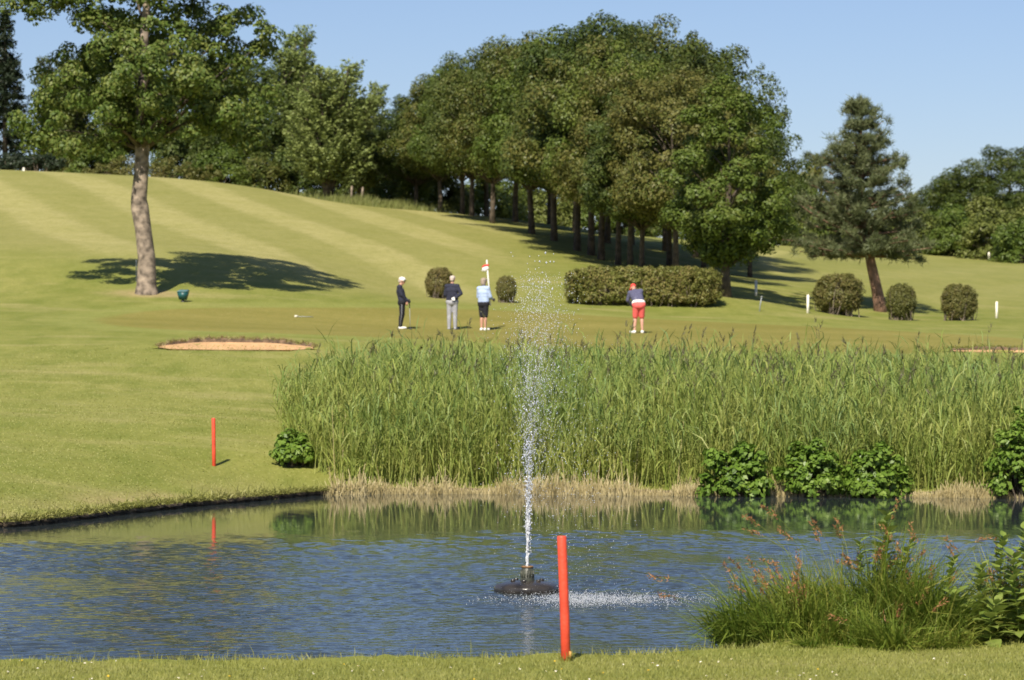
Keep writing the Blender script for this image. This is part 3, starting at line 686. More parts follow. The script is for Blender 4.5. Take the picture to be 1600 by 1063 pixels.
# ------------------------------------------------------------------ clipped hedge and round bushes
def clipped(seed, rx, ry, h, ncl, per, leaf, mat, pw=4.0, bare=.12, twig=220, clr=.2):
    """superellipsoid of leaf clumps round a twiggy inside; bare stems at the foot"""
    r = np.random.default_rng(seed); pt = []
    A = np.array([rx, ry, h / 2]); q = r.uniform(-1, 1, (ncl * 60, 3)); k_ = (np.abs(q) ** pw).sum(1) ** (1 / pw)
    sh = np.clip(1 - .8 * clr / A.min(), .3, .95); q = q[(k_ < 1) & (k_ > sh)][:ncl]
    P = q * A * (1 - .45 * clr / A) * (1 + r.normal(size=(len(q), 1)) * .022); P[:, 2] += h / 2 + bare * .4
    mb = MB(); clump_leaves(mb, P, clr * r.uniform(.65, 1.25, len(P)), per, leaf, r, squash=.85, center=np.array([0, 0, h * .4]), spread=.6)
    f = mb.mesh('foliage', M[mat]); tb_ = MB()
    for q in range(twig):
        a = np.array([r.uniform(-.75, .75) * rx, r.uniform(-.75, .75) * ry, -.08]); e_ = a + np.array([r.normal() * .25, r.normal() * .2, h * r.uniform(.5, .9)])
        e_[0] = np.clip(e_[0], -rx * .85, rx * .85); e_[1] = np.clip(e_[1], -ry * .8, ry * .8)
        tb_.tube(limb(a, e_, .02, 0, 4), np.linspace(.022, .007, 4), 4, cap=False)
    return f, tb_.mesh('stems', M['bark'])
hx = (at(886, 112) + at(1126, 112)) / 2
hm = clipped(100, 2.86, 1.15, 1.42, 1900, 36, .085, 'leaf_hedge', 6.0, .04, twig=120, clr=.14)
plant_shrub('clipped_hedge', hm, (hx, 113.0, g1(hx, 112.6) - .03), 'long low clipped hedge with flat top behind the putting golfer', None, cat='hedge')
RB = [clipped(110 + i, .86, .8, 1.5, 480, 44, .07, 'leaf_bush', 2.5 - .2 * i, .10, twig=60, clr=.14) for i in range(2)]
for px, D, w, hh, lab, q in [(686, 113, 42, 48, 'brownish rounded bush between the two left golfers', 0), (791, 112, 34, 42, 'small round green bush right of the flag holder', 1),
                             (1310, 117, 76, 64, 'largest round clipped bush, left of the pine trunk', 0), (1408, 116, 50, 57, 'clipped bush just right of the pine trunk', 1), (1498, 116, 55, 57, 'clipped bush standing alone furthest right', 0)]:
    x, y, z = spot(px, D); s = w * D / FPX / 1.72
    plant_shrub('round_bush', RB[q], (x, y, z - .02), lab, 'round clipped bushes around the green', px * .01, (s, s, hh * D / FPX / 1.52))

# dark hedge and low brown scrub along the left ridge
def hedge_run(name, px0, px1, D, h, mat, label, seed, flat=True):
    x0, x1 = at(px0, D), at(px1, D); xm = (x0 + x1) / 2
    me = clipped(seed, (x1 - x0) / 2, .8, h, 150, 70, .14, mat, 5.0, .1, twig=60, clr=.25) if flat else shrub_mesh(seed, (x1 - x0) / 2, .8, h, 110, 80, .12, mat, .30)
    return plant_shrub(name, me, (xm, D, g1(xm, D) - .05), label, None, cat='hedge')
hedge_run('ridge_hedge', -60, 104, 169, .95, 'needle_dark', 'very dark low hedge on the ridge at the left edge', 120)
hedge_run('scrub_strip', 90, 345, 172, 1.15, 'leaf_bush', 'low brownish scrub strip along the ridge behind the big tree', 121, False)

# ------------------------------------------------------------------ blades and stalks
def ribbon(mb, P0, D1, D2, L, w, rng, a0=None, a1=None):
    """arching strip of two segments: base P0, then along D1, then along D2 to a point"""
    n_ = len(P0); L = np.broadcast_to(L, (n_,))[:, None]; w = np.broadcast_to(w, (n_,))[:, None]
    P1 = P0 + D1 * L * .5; P2 = P1 + D2 * L * .5
    sd_ = unit(np.cross(D1, np.array([0, 0, 1.0]) + rng.normal(size=(n_, 3)) * .35)) * w * .5
    V = np.stack([P0 - sd_ * .7, P0 + sd_ * .7, P1 + sd_, P1 - sd_, P2], 1)
    b = np.arange(n_)[:, None] * 5; a = None
    if a0 is not None: a = np.stack([a0, a0, (a0 + a1) / 2, (a0 + a1) / 2, a1], 1).ravel()
    mb.add(V, b + np.array([[0, 1, 2, 3]]), a); mb.f.append(mb.f[-1][:, :1] + np.array([[3, 2, 4]]))

def scatter_poly(P, n_, rng):
    lo, hi = P.min(0), P.max(0); out = np.zeros((0, 2))
    while len(out) < n_:
        q = rng.uniform(lo, hi, (n_ * 2, 2)); q = q[poly_sd(q[:, 0], q[:, 1], P) < 0]; out = np.vstack([out, q])
    return out[:n_]

# reed bed
REED = np.array([(-3.0, 56.15), (-3.5, 57.0), (-4.25, 58.6), (-4.7, 61), (-4.7, 64.5), (-4.0, 68.5), (-1.5, 71), (3, 71.5), (9, 71), (15, 70.5), (19, 67), (19.5, 54), (16, 51.4), (14.1, 52.2), (9.3, 54.5), (3.5, 55.5), (0, 56.25)])
r = np.random.default_rng(7); Q = scatter_poly(REED, 11500, r)
# thicker at the front edge, where the stalks are seen whole
Q2 = scatter_poly(REED, 9000, r); Q = np.vstack([Q, Q2[poly_sd(Q2[:, 0], Q2[:, 1], SHORE) < 2.5]])
bz = gz(Q[:, 0], Q[:, 1], False); edge = -poly_sd(Q[:, 0], Q[:, 1], REED); leftd = Q[:, 0] + 5.2
hgt = 1.72 + .16 * wob(Q[:, 0], Q[:, 1], .55) + .12 * wob(Q[:, 0], Q[:, 1], 1.6, 2) + r.normal(size=len(Q)) * .27
hgt *= .62 + .38 * sstep(0, 1.6, edge + .35 * (Q[:, 1] < 57.5))
hgt *= 1 - .08 * sstep(5, 11, Q[:, 0])
hgt *= 1 - .24 * sstep(58, 69, Q[:, 1])
hgt += .40 * (r.random(len(Q)) < .03)
B = np.c_[Q, bz - .05]; lean = np.c_[r.normal(size=(len(Q), 2)) * .15 + [.02, -.03], np.ones(len(Q))]; lean = unit(lean)
mb = MB(); N_ = len(Q)
tip = B + lean * hgt[:, None]; w_ = np.array([.007, 0, 0])
pat_ = np.clip(.45 + .45 * wob(Q[:, 0], Q[:, 1], .8, .9) + r.normal(size=N_) * .25, 0, 1)
mb.add(np.stack([B - w_, B + w_, tip + w_ * .4, tip - w_ * .4], 1), np.arange(N_ * 4).reshape(-1, 4), np.repeat(np.zeros(N_), 4))
NL = 10
for q in range(NL):
    t = np.clip((q + r.random(N_)) / NL * .82 + .18, 0, 1); az = r.uniform(0, 6.28, N_); el = r.uniform(.85, 1.45, N_) ; el2 = el - r.uniform(.1, 1.15, N_)
    d1 = np.c_[np.cos(az) * np.cos(el), np.sin(az) * np.cos(el), np.sin(el)]; d2 = np.c_[np.cos(az) * np.cos(el2), np.sin(az) * np.cos(el2), np.sin(el2)]
    P0 = B + lean * (hgt * t)[:, None]
    ribbon(mb, P0, d1, d2, r.uniform(.25, .60, N_), r.uniform(.012, .028, N_), r, np.clip(t * 1.5 - .7, 0, 1) * pat_, np.clip(t * 1.5 - .5, 0, 1) * pat_)
tag(obj('reed_bed', mb.mesh('reed_bed', M['reed'], attr='tip')), 'dense bed of tall green reeds along the far bank', 'reeds', kind='stuff')
# flowering plumes
ix = r.choice(np.where(hgt > 1.58)[0], 380, replace=False); mb = MB()
for i in ix:
    c = tip[i]; L = r.uniform(.14, .26); sd0 = r.choice([-1, 1, 1]) * r.uniform(.1, .5); ax = unit(np.array([sd0, r.normal() * .2, 1.0])); k_ = 12
    up_ = c + np.array([0, 0, r.uniform(.05, .28)])
    mb.add(np.array([c - w_, c + w_, up_ + w_ * .6, up_ - w_ * .6]), [[0, 1, 2, 3]])
    s = r.uniform(0, 1, k_)[:, None]; C = up_ + ax * L * s + r.normal(size=(k_, 3)) * .014 * (1.2 - s); d = unit(ax + r.normal(size=(k_, 3)) * .35)
    sdv = unit(np.cross(d, r.normal(size=(k_, 3)))) * .010; mb.add(np.stack([C - sdv, C + sdv, C + d * .10], 1), np.arange(k_ * 3).reshape(-1, 3))
tag(obj('reed_plumes', mb.mesh('reed_plumes', M['plume'])), 'dark feathery flower heads above the reed bed', 'reed plumes', kind='stuff')
# dry straw stalks at the waterline
fs = resample(SHORE, .02); fs = fs[(fs[:, 1] > 50) & (fs[:, 0] > -3.4)]; k_ = 17000; i = r.integers(0, len(fs), k_)
pb = fs[i] + np.c_[r.normal(size=k_) * .08, np.abs(r.normal(size=k_)) * .16 - .22]
cv = .5 + .5 * np.tanh(2.5 * wob(pb[:, 0], pb[:, 0] * .7, 1.1, .6)) * .8
B = np.c_[pb, np.full(k_, -.05)]; hh = .08 + r.gamma(2.0, .06, k_) * (.2 + 1.0 * cv); d = unit(np.c_[r.normal(size=(k_, 2)) * .28, np.ones(k_)])
mb = MB(); T2 = B + d * hh[:, None]; mb.add(np.stack([B - w_ * 1.2, B + w_ * 1.2, T2 + w_ * .6, T2 - w_ * .6], 1), np.arange(k_ * 4).reshape(-1, 4))
k2 = 300; i = r.choice(N_, k2, replace=False); i = i[Q[i, 1] < 61]; Bq = np.c_[Q[i], bz[i]]; Tq = Bq + unit(np.c_[r.normal(size=(len(i), 2)) * .12, np.ones(len(i))]) * r.uniform(.7, 1.5, (len(i), 1))
mb.add(np.stack([Bq - w_, Bq + w_, Tq + w_ * .5, Tq - w_ * .5], 1), np.arange(len(i) * 4).reshape(-1, 4))
tag(obj('dry_reed_stalks', mb.mesh('dry_reed_stalks', M['straw'])), 'pale dry reed stalks standing at the waterline', 'dry reeds', kind='stuff')

# shrubs at the water's edge
for px, D, w, ty, by, lab, sd_, mt_ in [(1156, 55.0, 118, 678, 776, 'leafy green shrub at the waterline, left of the wide one', 130, 'leaf_shrub'),
                                        (1272, 54.8, 118, 690, 776, 'left half of the wide leafy shrub at the waterline', 131, 'leaf_shrub'),
                                        (1366, 54.6, 118, 700, 776, 'right half of the wide leafy shrub at the waterline', 132, 'leaf_shrub'),
                                        (1596, 54.2, 130, 640, 780, 'leafy shrub at the waterline cut by the right edge', 133, 'leaf_shrub'),
                                        (458, 58.1, 62, 684, 730, 'small dark green shrub at the left end of the reeds', 134, 'leaf_shrub')]:
    x = at(px, D); hgt_ = (by - ty) * D / FPX; hw = w * D / FPX / 2
    ms = shrub_mesh(sd_, hw, .5, hgt_ * .95, 120, 36, .115, mt_, .15)
    plant_shrub('waterside_shrub', ms, (x, D + .05, max(.02, g1(x, D + .5) - .1) if D > 57 else -.04), lab, 'shrubs along the pond edge')

# turf fringe over the bank edge and short grass on the left bank
fs = resample(SHORE, .01); fs = fs[(fs[:, 1] > 40) & (fs[:, 0] < -2.6) & (fs[:, 0] > -16)]; k_ = 16000; i = r.integers(0, len(fs), k_)
pb = fs[i] + r.normal(size=(k_, 2)) * .06 + np.array([-.02, .02]); B = np.c_[pb, np.full(k_, .085)]
d1 = unit(np.c_[r.normal(size=(k_, 2)) * .6 + [.15, -.45], r.uniform(.3, 1, k_)]); d2 = unit(d1 + [0, -.1, -.6]); mb = MB()
ribbon(mb, B, d1, d2, r.gamma(3, .035, k_) + .03, .011, r)
tag(obj('bank_fringe', mb.mesh('bank_fringe', M['blade'])), 'short grass hanging over the earth edge of the pond', 'grass', kind='stuff')
k_ = 60000; q = np.c_[r.uniform(-13, -2.5, k_), 44 + 38 * r.random(k_) ** 1.9]; q = q[(poly_sd(q[:, 0], q[:, 1], SHORE) > .08) & (poly_sd(q[:, 0], q[:, 1], REED) > -.4)]; k_ = len(q)
B = np.c_[q, gz(q[:, 0], q[:, 1], False) - .005]; T2 = B + np.c_[r.normal(size=(k_, 2)) * .02, r.uniform(.008, .028, k_)]; w2 = np.array([.011, 0, 0])
mb = MB(); mb.add(np.stack([B - w2, B + w2, T2], 1), np.arange(k_ * 3).reshape(-1, 3))
tag(obj('bank_grass', mb.mesh('bank_grass', M['blade'])), 'short grass covering the left bank', 'grass', kind='stuff')

# tall meadow grass and fence posts on the ridge
k_ = 9000; q = np.c_[at(578, 172) + r.normal(size=k_) * 1.6, 172.5 + r.normal(size=k_) * 1.9]; B = np.c_[q, gz(q[:, 0], q[:, 1], False)]
d1 = unit(np.c_[r.normal(size=(k_, 2)) * .2, np.ones(k_)]); mb = MB(); ribbon(mb, B, d1, unit(d1 + [.15, 0, -.1]), r.uniform(.2, .5, k_) * (1 + .55 * wob(q[:, 0], q[:, 1], 1.3)), .03, r)
tag(obj('meadow_grass', mb.mesh('meadow_grass', M['meadow'])), 'tall unmown grass on the ridge beside the feathery trees', 'grass', kind='stuff')
for px, lab in ((549, 'weathered fence post in tall grass, left of the pair'), (566, 'weathered fence post in tall grass, right of the pair')):
    x, y, z = spot(px, 171); mb = MB(); mb.tube([(0, 0, -.2), (.01, 0, .7), (.03, 0, 1.0), (.03, 0, 1.03)], [.07, .065, .06, .035], 8)
    tag(obj('fence_post', mb.mesh('fence_post', M['bark'], smooth=True), None, None, (x, y, z)), lab, 'post', 'fence posts on the ridge')

# foreground turf
k_ = 95000; q = np.c_[r.uniform(-5.2, 5.2, k_), r.uniform(18.3, 25.2, k_)]; q = q[poly_sd(q[:, 0], q[:, 1], SHORE) > -.04]; k_ = len(q)
B = np.c_[q, gz(q[:, 0], q[:, 1], False) - .004]; d1 = unit(np.c_[r.normal(size=(k_, 2)) * .45, np.ones(k_)])
L = r.uniform(.018, .045, k_) * (1 + .8 * sstep(.5, 0, poly_sd(q[:, 0], q[:, 1], SHORE))) ; T2 = B + d1 * L[:, None]; sd_ = unit(np.cross(d1, r.normal(size=(k_, 3)))) * .0042
mb = MB(); mb.add(np.stack([B - sd_, B + sd_, T2], 1), np.arange(k_ * 3).reshape(-1, 3))
k3 = 130; q = np.c_[r.uniform(-4.6, 2.4, k3), r.normal(size=k3) * .10]; q[:, 1] += np.interp(q[:, 0], [-11, -4, 0, 1.5, 2.6], [21.4, 21.95, 22.4, 22.9, 23.9])
B = np.c_[q, np.full(k3, .25)]; d1 = unit(np.c_[r.normal(size=(k3, 2)) * .2, np.ones(k3)]); ribbon(mb, B, d1, unit(d1 + r.normal(size=(k3, 3)) * .3), r.gamma(3, .022, k3) + .02, .005, r)
for sx_, sy_ in ((.398, 22.15), ):
    a_ = r.uniform(0, 6.28, 70); B = np.c_[sx_ + np.cos(a_) * .045, sy_ + np.sin(a_) * .045, np.full(70, g1(sx_, sy_) - .01)]; d1 = unit(np.c_[np.cos(a_) * .3, np.sin(a_) * .3, np.ones(70)]); ribbon(mb, B, d1, unit(d1 + r.normal(size=(70, 3)) * .25), r.uniform(.04, .11, 70), .006, r)
tag(obj('foreground_grass', mb.mesh('foreground_grass', M['blade'])), 'sunlit mown grass along the near bank', 'grass', kind='stuff')
def flower(name, petals, mat, R, h):
    mb = MB(); an = np.arange(petals) * 2 * np.pi / petals
    for a in an:
        c, s_ = math.cos(a), math.sin(a); wv = R * .32
        mb.add([(0, 0, h), (c * R * .6 - s_ * wv, s_ * R * .6 + c * wv, h + R * .25), (c * R, s_ * R, h + R * .3), (c * R * .6 + s_ * wv, s_ * R * .6 - c * wv, h + R * .25)], [(0, 3, 2, 1)])
    pe = mb.mesh('petals', M[mat]); mb = MB(); mb.tube([(0, 0, -.01), (0.003, 0, h)], [.0015, .0015], 4); stx = mb.mesh('stalk', M['sedge'])
    mb = MB(); mb.tube([(0, 0, h), (0, 0, h + R * .3), (0, 0, h + R * .45)], [R * .3, R * .3, R * .12], 6); return pe, stx, mb.mesh('flower_centre', M['buttercup'])
DA = flower('daisy', 8, 'daisy', .011, .035); BC = flower('buttercup', 5, 'buttercup', .013, .055)
rf = np.random.default_rng(21)
for i in range(70):
    y = rf.uniform(19.7, 22.2); x = rf.uniform(-.172, .172) * y
    ms, nm, lab, cat, grp = (DA, 'daisy', 'tiny white daisy in the foreground grass', 'daisy', 'daisies in the foreground grass') if i < 58 else (BC, 'buttercup', 'tiny yellow buttercup in the foreground grass', 'buttercup', 'buttercups in the foreground grass')
    if i >= 58: x, y = [(-3.55, 22.0), (-2.7, 22.0), (-2.75, 20.6), (.35, 21.0), (.95, 20.8), (.3, 21.8), (-.25, 20.2), (1.2, 21.8), (.62, 20.6), (2.1, 20.9), (-1.2, 21.6), (-1.9, 20.3)][i - 58]
    e = empty(nm, (x, y, g1(x, y)), rf.uniform(0, 6)); e.rotation_euler = (rf.normal() * .2 + .35, rf.normal() * .2, rf.uniform(-.5, .5)); tag(e, lab, cat, grp)
    s = rf.uniform(.45, .85); e.scale = (s, s, s)
    for me_, pn in zip(ms, ('petals', 'stalk', 'flower_centre')): obj(pn, me_, None, e)

# ------------------------------------------------------------------ sedge tussocks and herbs on the near bank at right
def tussock(px, D, w, h, nb, nseed, label, seed, bias=0.0):
    r = np.random.default_rng(seed); x, y = at(px, D), D; e = empty('sedge_tussock', (x, y, g1(x, y) - .06)); tag(e, label, 'sedge', 'sedge tussocks on the near bank')
    mb = MB(); a = r.uniform(0, 6.28, nb); q = r.random(nb) ** .6 * w * .75
    nt = 16; ti = r.integers(0, nt, nb); ta = r.uniform(0, 6.28, nt); tq = r.random(nt) ** .6 * w * .72; tl = r.uniform(.55, 1.1, nt); tz = r.normal(size=nt) * .5
    P0 = np.c_[np.cos(ta)[ti] * tq[ti], np.sin(ta)[ti] * tq[ti] * .55, np.zeros(nb)] + np.c_[r.normal(size=(nb, 2)) * .05, np.zeros(nb)]; a = ta[ti] + tz[ti]; out = tq[ti] / w
    az = a + r.normal(size=nb) * 1.0; el = np.clip(1.40 - out * .70 + r.normal(size=nb) * .30, .05, 1.55); el2 = el - r.uniform(-.1, 1.3, nb)
    d1 = np.c_[np.cos(az) * np.cos(el) + bias * .25, np.sin(az) * np.cos(el), np.sin(el)]; d2 = np.c_[np.cos(az) * np.cos(el2) + bias * .4, np.sin(az) * np.cos(el2), np.sin(el2)]
    L = h * r.uniform(.3, 1.15, nb) * tl[ti] * (1.08 - .30 * out); ribbon(mb, P0, unit(d1), unit(d2), L, np.where(r.random(nb) < .25, r.uniform(.010, .018, nb), r.uniform(.005, .011, nb)), r)
    tag(obj('blades', mb.mesh('blades', M['sedge']), None, e), kind='stuff')
    for s in range(nseed):
        a = r.uniform(0, 6.28); ca = math.cos(a) + bias; L = h * r.uniform(.75, 1.25); rr_ = r.random() * w * .5; spread = r.uniform(.25, .75)
        P = np.array([(math.cos(a) * rr_ + ca * spread * L * t ** 1.6, math.sin(a) * rr_ * .5 + math.sin(a) * spread * .5 * L * t ** 1.6, L * (t - .38 * spread * t ** 3)) for t in np.linspace(0, 1, 7)])
        mb = MB(); mb.tube(P, np.linspace(.0028, .0014, 7), 4, cap=False); so = obj('seed_stalk', mb.mesh('seed_stalk', M['sedge']), None, e)
        mb = MB(); k_ = 34; t = r.uniform(0, 1, k_)[:, None]; dr = unit(P[-1] - P[-2]); c0 = P[-1]
        C = c0 - dr * .16 * t + r.normal(size=(k_, 3)) * .010; d = unit(dr + r.normal(size=(k_, 3)) * .6); sv = unit(np.cross(d, r.normal(size=(k_, 3)))) * .0055
        mb.add(np.stack([C - sv, C + sv, C + d * r.uniform(.02, .04, (k_, 1))], 1), np.arange(k_ * 3).reshape(-1, 3)); tag(obj('seed_head', mb.mesh('seed_head', M['seed']), None, so), kind='stuff')
tussock(1222, 23.7, .62, .72, 3000, 18, 'low sedge tussock at the left end of the clump with arching seed heads', 201, -.8)
tussock(1345, 24.0, .70, 1.08, 4200, 17, 'tallest sedge tussock in the middle of the clump on the near bank', 202, -.15)
tussock(1450, 23.8, .62, .90, 3400, 14, 'sedge tussock with bent brown heads right of the tallest one', 203, .2)
tussock(1570, 24.1, .5, .84, 1800, 14, 'sedge tussock at the right edge among broad leaves', 204, .1)
tussock(1390, 23.3, .85, .52, 2600, 6, 'low sprawling sedge in front of the clump on the near bank', 205, .0)

lf = MB(); tt = np.linspace(0, 1, 6); wv = np.sin(np.pi * tt ** .75) * .28; up_ = .06 * np.sin(tt * 3.1) - .18 * tt ** 2
Vl = np.concatenate([np.c_[tt, -wv, up_ + .05 * wv], np.c_[tt, 0 * tt, up_ - .03], np.c_[tt, wv, up_ + .05 * wv]]); q = np.arange(5)
lf.add(Vl, np.concatenate([np.stack([q, q + 1, q + 7, q + 6], -1), np.stack([q + 6, q + 7, q + 13, q + 12], -1)])); LEAFM = lf.mesh('leaf', M['nettle'], smooth=True)
def herb(px, D, h, nl, size, label, seed, lean=0.0, col=None, z0=None):
    r = np.random.default_rng(seed); x = at(px, D); e = empty('leafy_herb', (x, D, (g1(x, D) if z0 is None else z0) - .03)); tag(e, label, 'herb', 'leafy herbs among the sedge')
    P = np.array([(lean * t * t + .01 * math.sin(7 * t), 0, h * t) for t in np.linspace(0, 1, 8)]); mb = MB(); mb.tube(P, np.linspace(.007, .003, 8), 6); obj('stem', mb.mesh('stem', M['sedge'], smooth=True), None, e)
    nl = int(nl * 1.6); size *= 1.12
    for i in range(nl):
        t = .12 + .88 * i / (nl - 1); o = [np.interp(t, np.linspace(0, 1, 8), P[:, k_]) for k_ in range(3)]
        f = obj('leaf', LEAFM, None, e, o); s = size * (1.15 - .6 * t) * r.uniform(.8, 1.2) + .012
        f.scale = (s, s, s); f.rotation_euler = (r.normal() * .25, -.35 + .65 * (1 - t) * r.uniform(.2, 1.2) - .4 * t, i * 2.4 + r.normal() * .3)
herb(1378, 23.9, 1.02, 30, .16, 'tallest leafy herb with drooping top leaves above the sedge', 301, .04)
herb(1352, 23.8, .80, 22, .13, 'leafy herb just left of the tallest herb', 302, -.05)
herb(1405, 24.0, .78, 20, .14, 'leafy herb just right of the tallest herb', 303, .08)
herb(1500, 23.5, .42, 18, .17, 'low broad leaved herb in front, left of the right edge group', 304, -.05)
herb(1530, 23.6, .62, 24, .16, 'broad leaved herb left of the right edge plant', 305, .02)
herb(1562, 23.8, .84, 26, .15, 'tall broad leaved herb near the right edge', 306, .03)
herb(1590, 23.6, .70, 26, .16, 'bushy broad leaved herb cut by the right edge', 307, -.04)
herb(1545, 23.3, .36, 16, .17, 'lowest broad leaved herb at the foot of the right edge group', 308, .05)
herb(1615, 23.9, .9, 26, .16, 'tall herb just beyond the right edge', 309, -.08)
herb(1478, 23.9, .66, 20, .13, 'slender herb between the sedge and the right edge group', 310, .06)

# ------------------------------------------------------------------ stakes
def stake(px, D, h, rad, lean, mat, label, group, square=False, chip=False, name='hazard_stake'):
    x, y, z = spot(px, D); mb = MB()
    if square:
        mb.box((0, 0, h / 2 - .1), (rad * 2, rad * 1.6, h + .2)); me = mb.mesh(name, M[mat]); bm = bmesh.new(); bm.from_mesh(me)
        for v in bm.verts:
            if v.co.z > h * .5 and v.co.y > 0: v.co.z -= rad
        bmesh.ops.bevel(bm, geom=bm.edges[:], offset=rad * .15, segments=2, affect='EDGES'); bm.to_mesh(me); bm.free()
    else:
        mb.tube([(0, 0, -.25), (lean * .33, 0, h * .33), (lean * .66, 0, h * .66), (lean, 0, h - .012), (lean, 0, h - .003), (lean, 0, h)], [rad, rad, rad, rad, rad * .93, rad * .8], 24); me = mb.mesh(name, M[mat], smooth=True)
        for p_ in me.polygons:
            if len(p_.vertices) > 4: p_.use_smooth = False
    e = empty(name, (x, y, z)); tag(e, label, 'stake', group); b = obj('post', me, None, e)
    if square: b.rotation_euler = (0, lean, .35)
    if chip:
        mb = MB(); mb.box((.028, -.022, .045), (.016, .018, .055)); obj('chipped_base', mb.mesh('chipped_base', M['ochre']), None, e)
stake(885, 22.15, .915, .0345, -.034, 'red', 'large red stake in the foreground grass in front of the fountain', 'red hazard stakes', chip=True)
stake(334.5, 57, .90, .036, -.012, 'red', 'slim red stake on the left bank beyond the pond', 'red hazard stakes')
for px, D, h, lab in [(1181, 119.5, .68, 'white stake right of the slim tree trunk'), (1262, 113.5, .76, 'white stake left of the largest round bush'), (1557, 120, .72, 'white stake right of the lone clipped bush'),
                      (1545, 190, .58, 'small distant white stake below the scrub hedge'), (37, 164, .2, 'tiny white stake on the ridge at far left')]:
    stake(px, D, h * .92, .045 if D < 160 else .055, .015, 'white', lab, 'white boundary stakes', square=True, name='white_stake')
x, y, z = spot(1187, 112); mb = MB(); mb.tube([(-.02, 0, -.1), (.03, 0, .3), (.07, 0, .52)], [.022, .022, .02], 8); o = empty('metal_rod', (x, y, z)); tag(o, 'thin grey leaning rod in the grass right of the hedge', 'rod'); obj('rod', mb.mesh('rod', M['grey'], smooth=True), None, o)
mb = MB(); mb.box((.075, 0, .54), (.07, .05, .04)); obj('rod_cap', mb.mesh('rod_cap', M['grey']), None, o)
x, y, z = spot(213, 108); mb = MB(); mb.tube([(0, 0, -.2), (0, 0, .75), (0, 0, .78)], [.022, .022, .015], 8); tag(obj('thin_post', mb.mesh('thin_post', M['grey'], smooth=True), None, None, (x, y, z)), 'thin grey post behind the left side of the big tree trunk', 'post')

# green bin beside the big tree
x, y, z = spot(286, 103); e = empty('litter_bin', (x, y, z), -.25); tag(e, 'small dark green bin with pale sloping lid beside the big tree trunk', 'bin')
def taper(c, b, t, h, name, mat, par, slope=0):
    mb = MB(); V = [(sx * b[0], sy * b[1], 0) for sx, sy in ((-1, -1), (1, -1), (1, 1), (-1, 1))] + [(sx * t[0], sy * t[1], h + (slope if sy > 0 else 0)) for sx, sy in ((-1, -1), (1, -1), (1, 1), (-1, 1))]
    mb.add(np.array(V) + np.array(c), [(3, 2, 1, 0), (4, 5, 6, 7), (0, 1, 5, 4), (1, 2, 6, 5), (2, 3, 7, 6), (3, 0, 4, 7)]); me = mb.mesh(name, M[mat]); bm = bmesh.new(); bm.from_mesh(me)
    bmesh.ops.bevel(bm, geom=bm.edges[:], offset=.012, segments=2, affect='EDGES'); bm.to_mesh(me); bm.free(); return obj(name, me, None, par)
taper((0, 0, .07), (.11, .10), (.17, .15), .26, 'bucket', 'bin', e); taper((0, 0, .335), (.18, .16), (.165, .145), .03, 'lid', 'binlid', e, .06); taper((0, 0, -.1), (.05, .05), (.045, .045), .175, 'foot', 'dark', e)

# ------------------------------------------------------------------ fountain
FX, FY = at(824, 32.15), 32.15
e = empty('floating_fountain', (FX, FY, .03)); tag(e, 'black domed floating fountain with upright nozzle on the pond', 'fountain')
def lathe(prof, n_=40, lob=0, cnt=0):
    mb = MB(); an = np.arange(n_) * 2 * np.pi / n_; V = []
    for rr_, zz in prof:
        k_ = 1 + lob * np.cos(cnt * an) * (rr_ > .12); V.append(np.c_[np.cos(an) * rr_ * k_, np.sin(an) * rr_ * k_, np.full(n_, zz)])
    V = np.concatenate(V); i = np.arange(len(prof) - 1)[:, None] * n_; j = np.arange(n_)[None]; j2 = (j + 1) % n_
    mb.add(V, np.stack([i + j, i + j2, i + n_ + j2, i + n_ + j], -1).reshape(-1, 4)); mb.f.append(np.arange((len(prof) - 1) * n_, len(prof) * n_)[None]); return mb
obj('float_body', lathe([(.30, -.08), (.345, -.03), (.352, .012), (.335, .042), (.27, .066), (.20, .082), (.135, .09), (.11, .092)], 48, .022, 8).mesh('float_body', M['float'], smooth=True), None, e)
nz_ = obj('nozzle', lathe([(.074, .07), (.076, .11), (.070, .13), (.066, .20), (.062, .205), (.058, .235), (.056, .236)], 32, 0, 0).mesh('nozzle', M['nozzle'], smooth=True), None, e)
obj('nozzle_rim', lathe([(.050, .225), (.064, .228), (.066, .238), (.060, .246), (.045, .246)], 32).mesh('nozzle_rim', M['rim'], smooth=True), None, nz_)
mb = MB()
for k_ in range(16):
    a = k_ * 2 * np.pi / 16; mb.box((math.cos(a) * .070, math.sin(a) * .070, .16), (.008, .008, .075), a)
obj('nozzle_ribs', mb.mesh('nozzle_ribs', M['nozzle']), None, nz_)
for k_ in range(6):
    a = k_ * math.pi / 3 + .3; mb = MB(); mb.tube([(math.cos(a) * .16, math.sin(a) * .16, .075), (math.cos(a) * .16, math.sin(a) * .16, .104), (math.cos(a) * .16, math.sin(a) * .16, .108)], [.026, .024, .018], 10); obj('bolt_cap', mb.mesh('bolt_cap', M['float'], smooth=True), None, e)

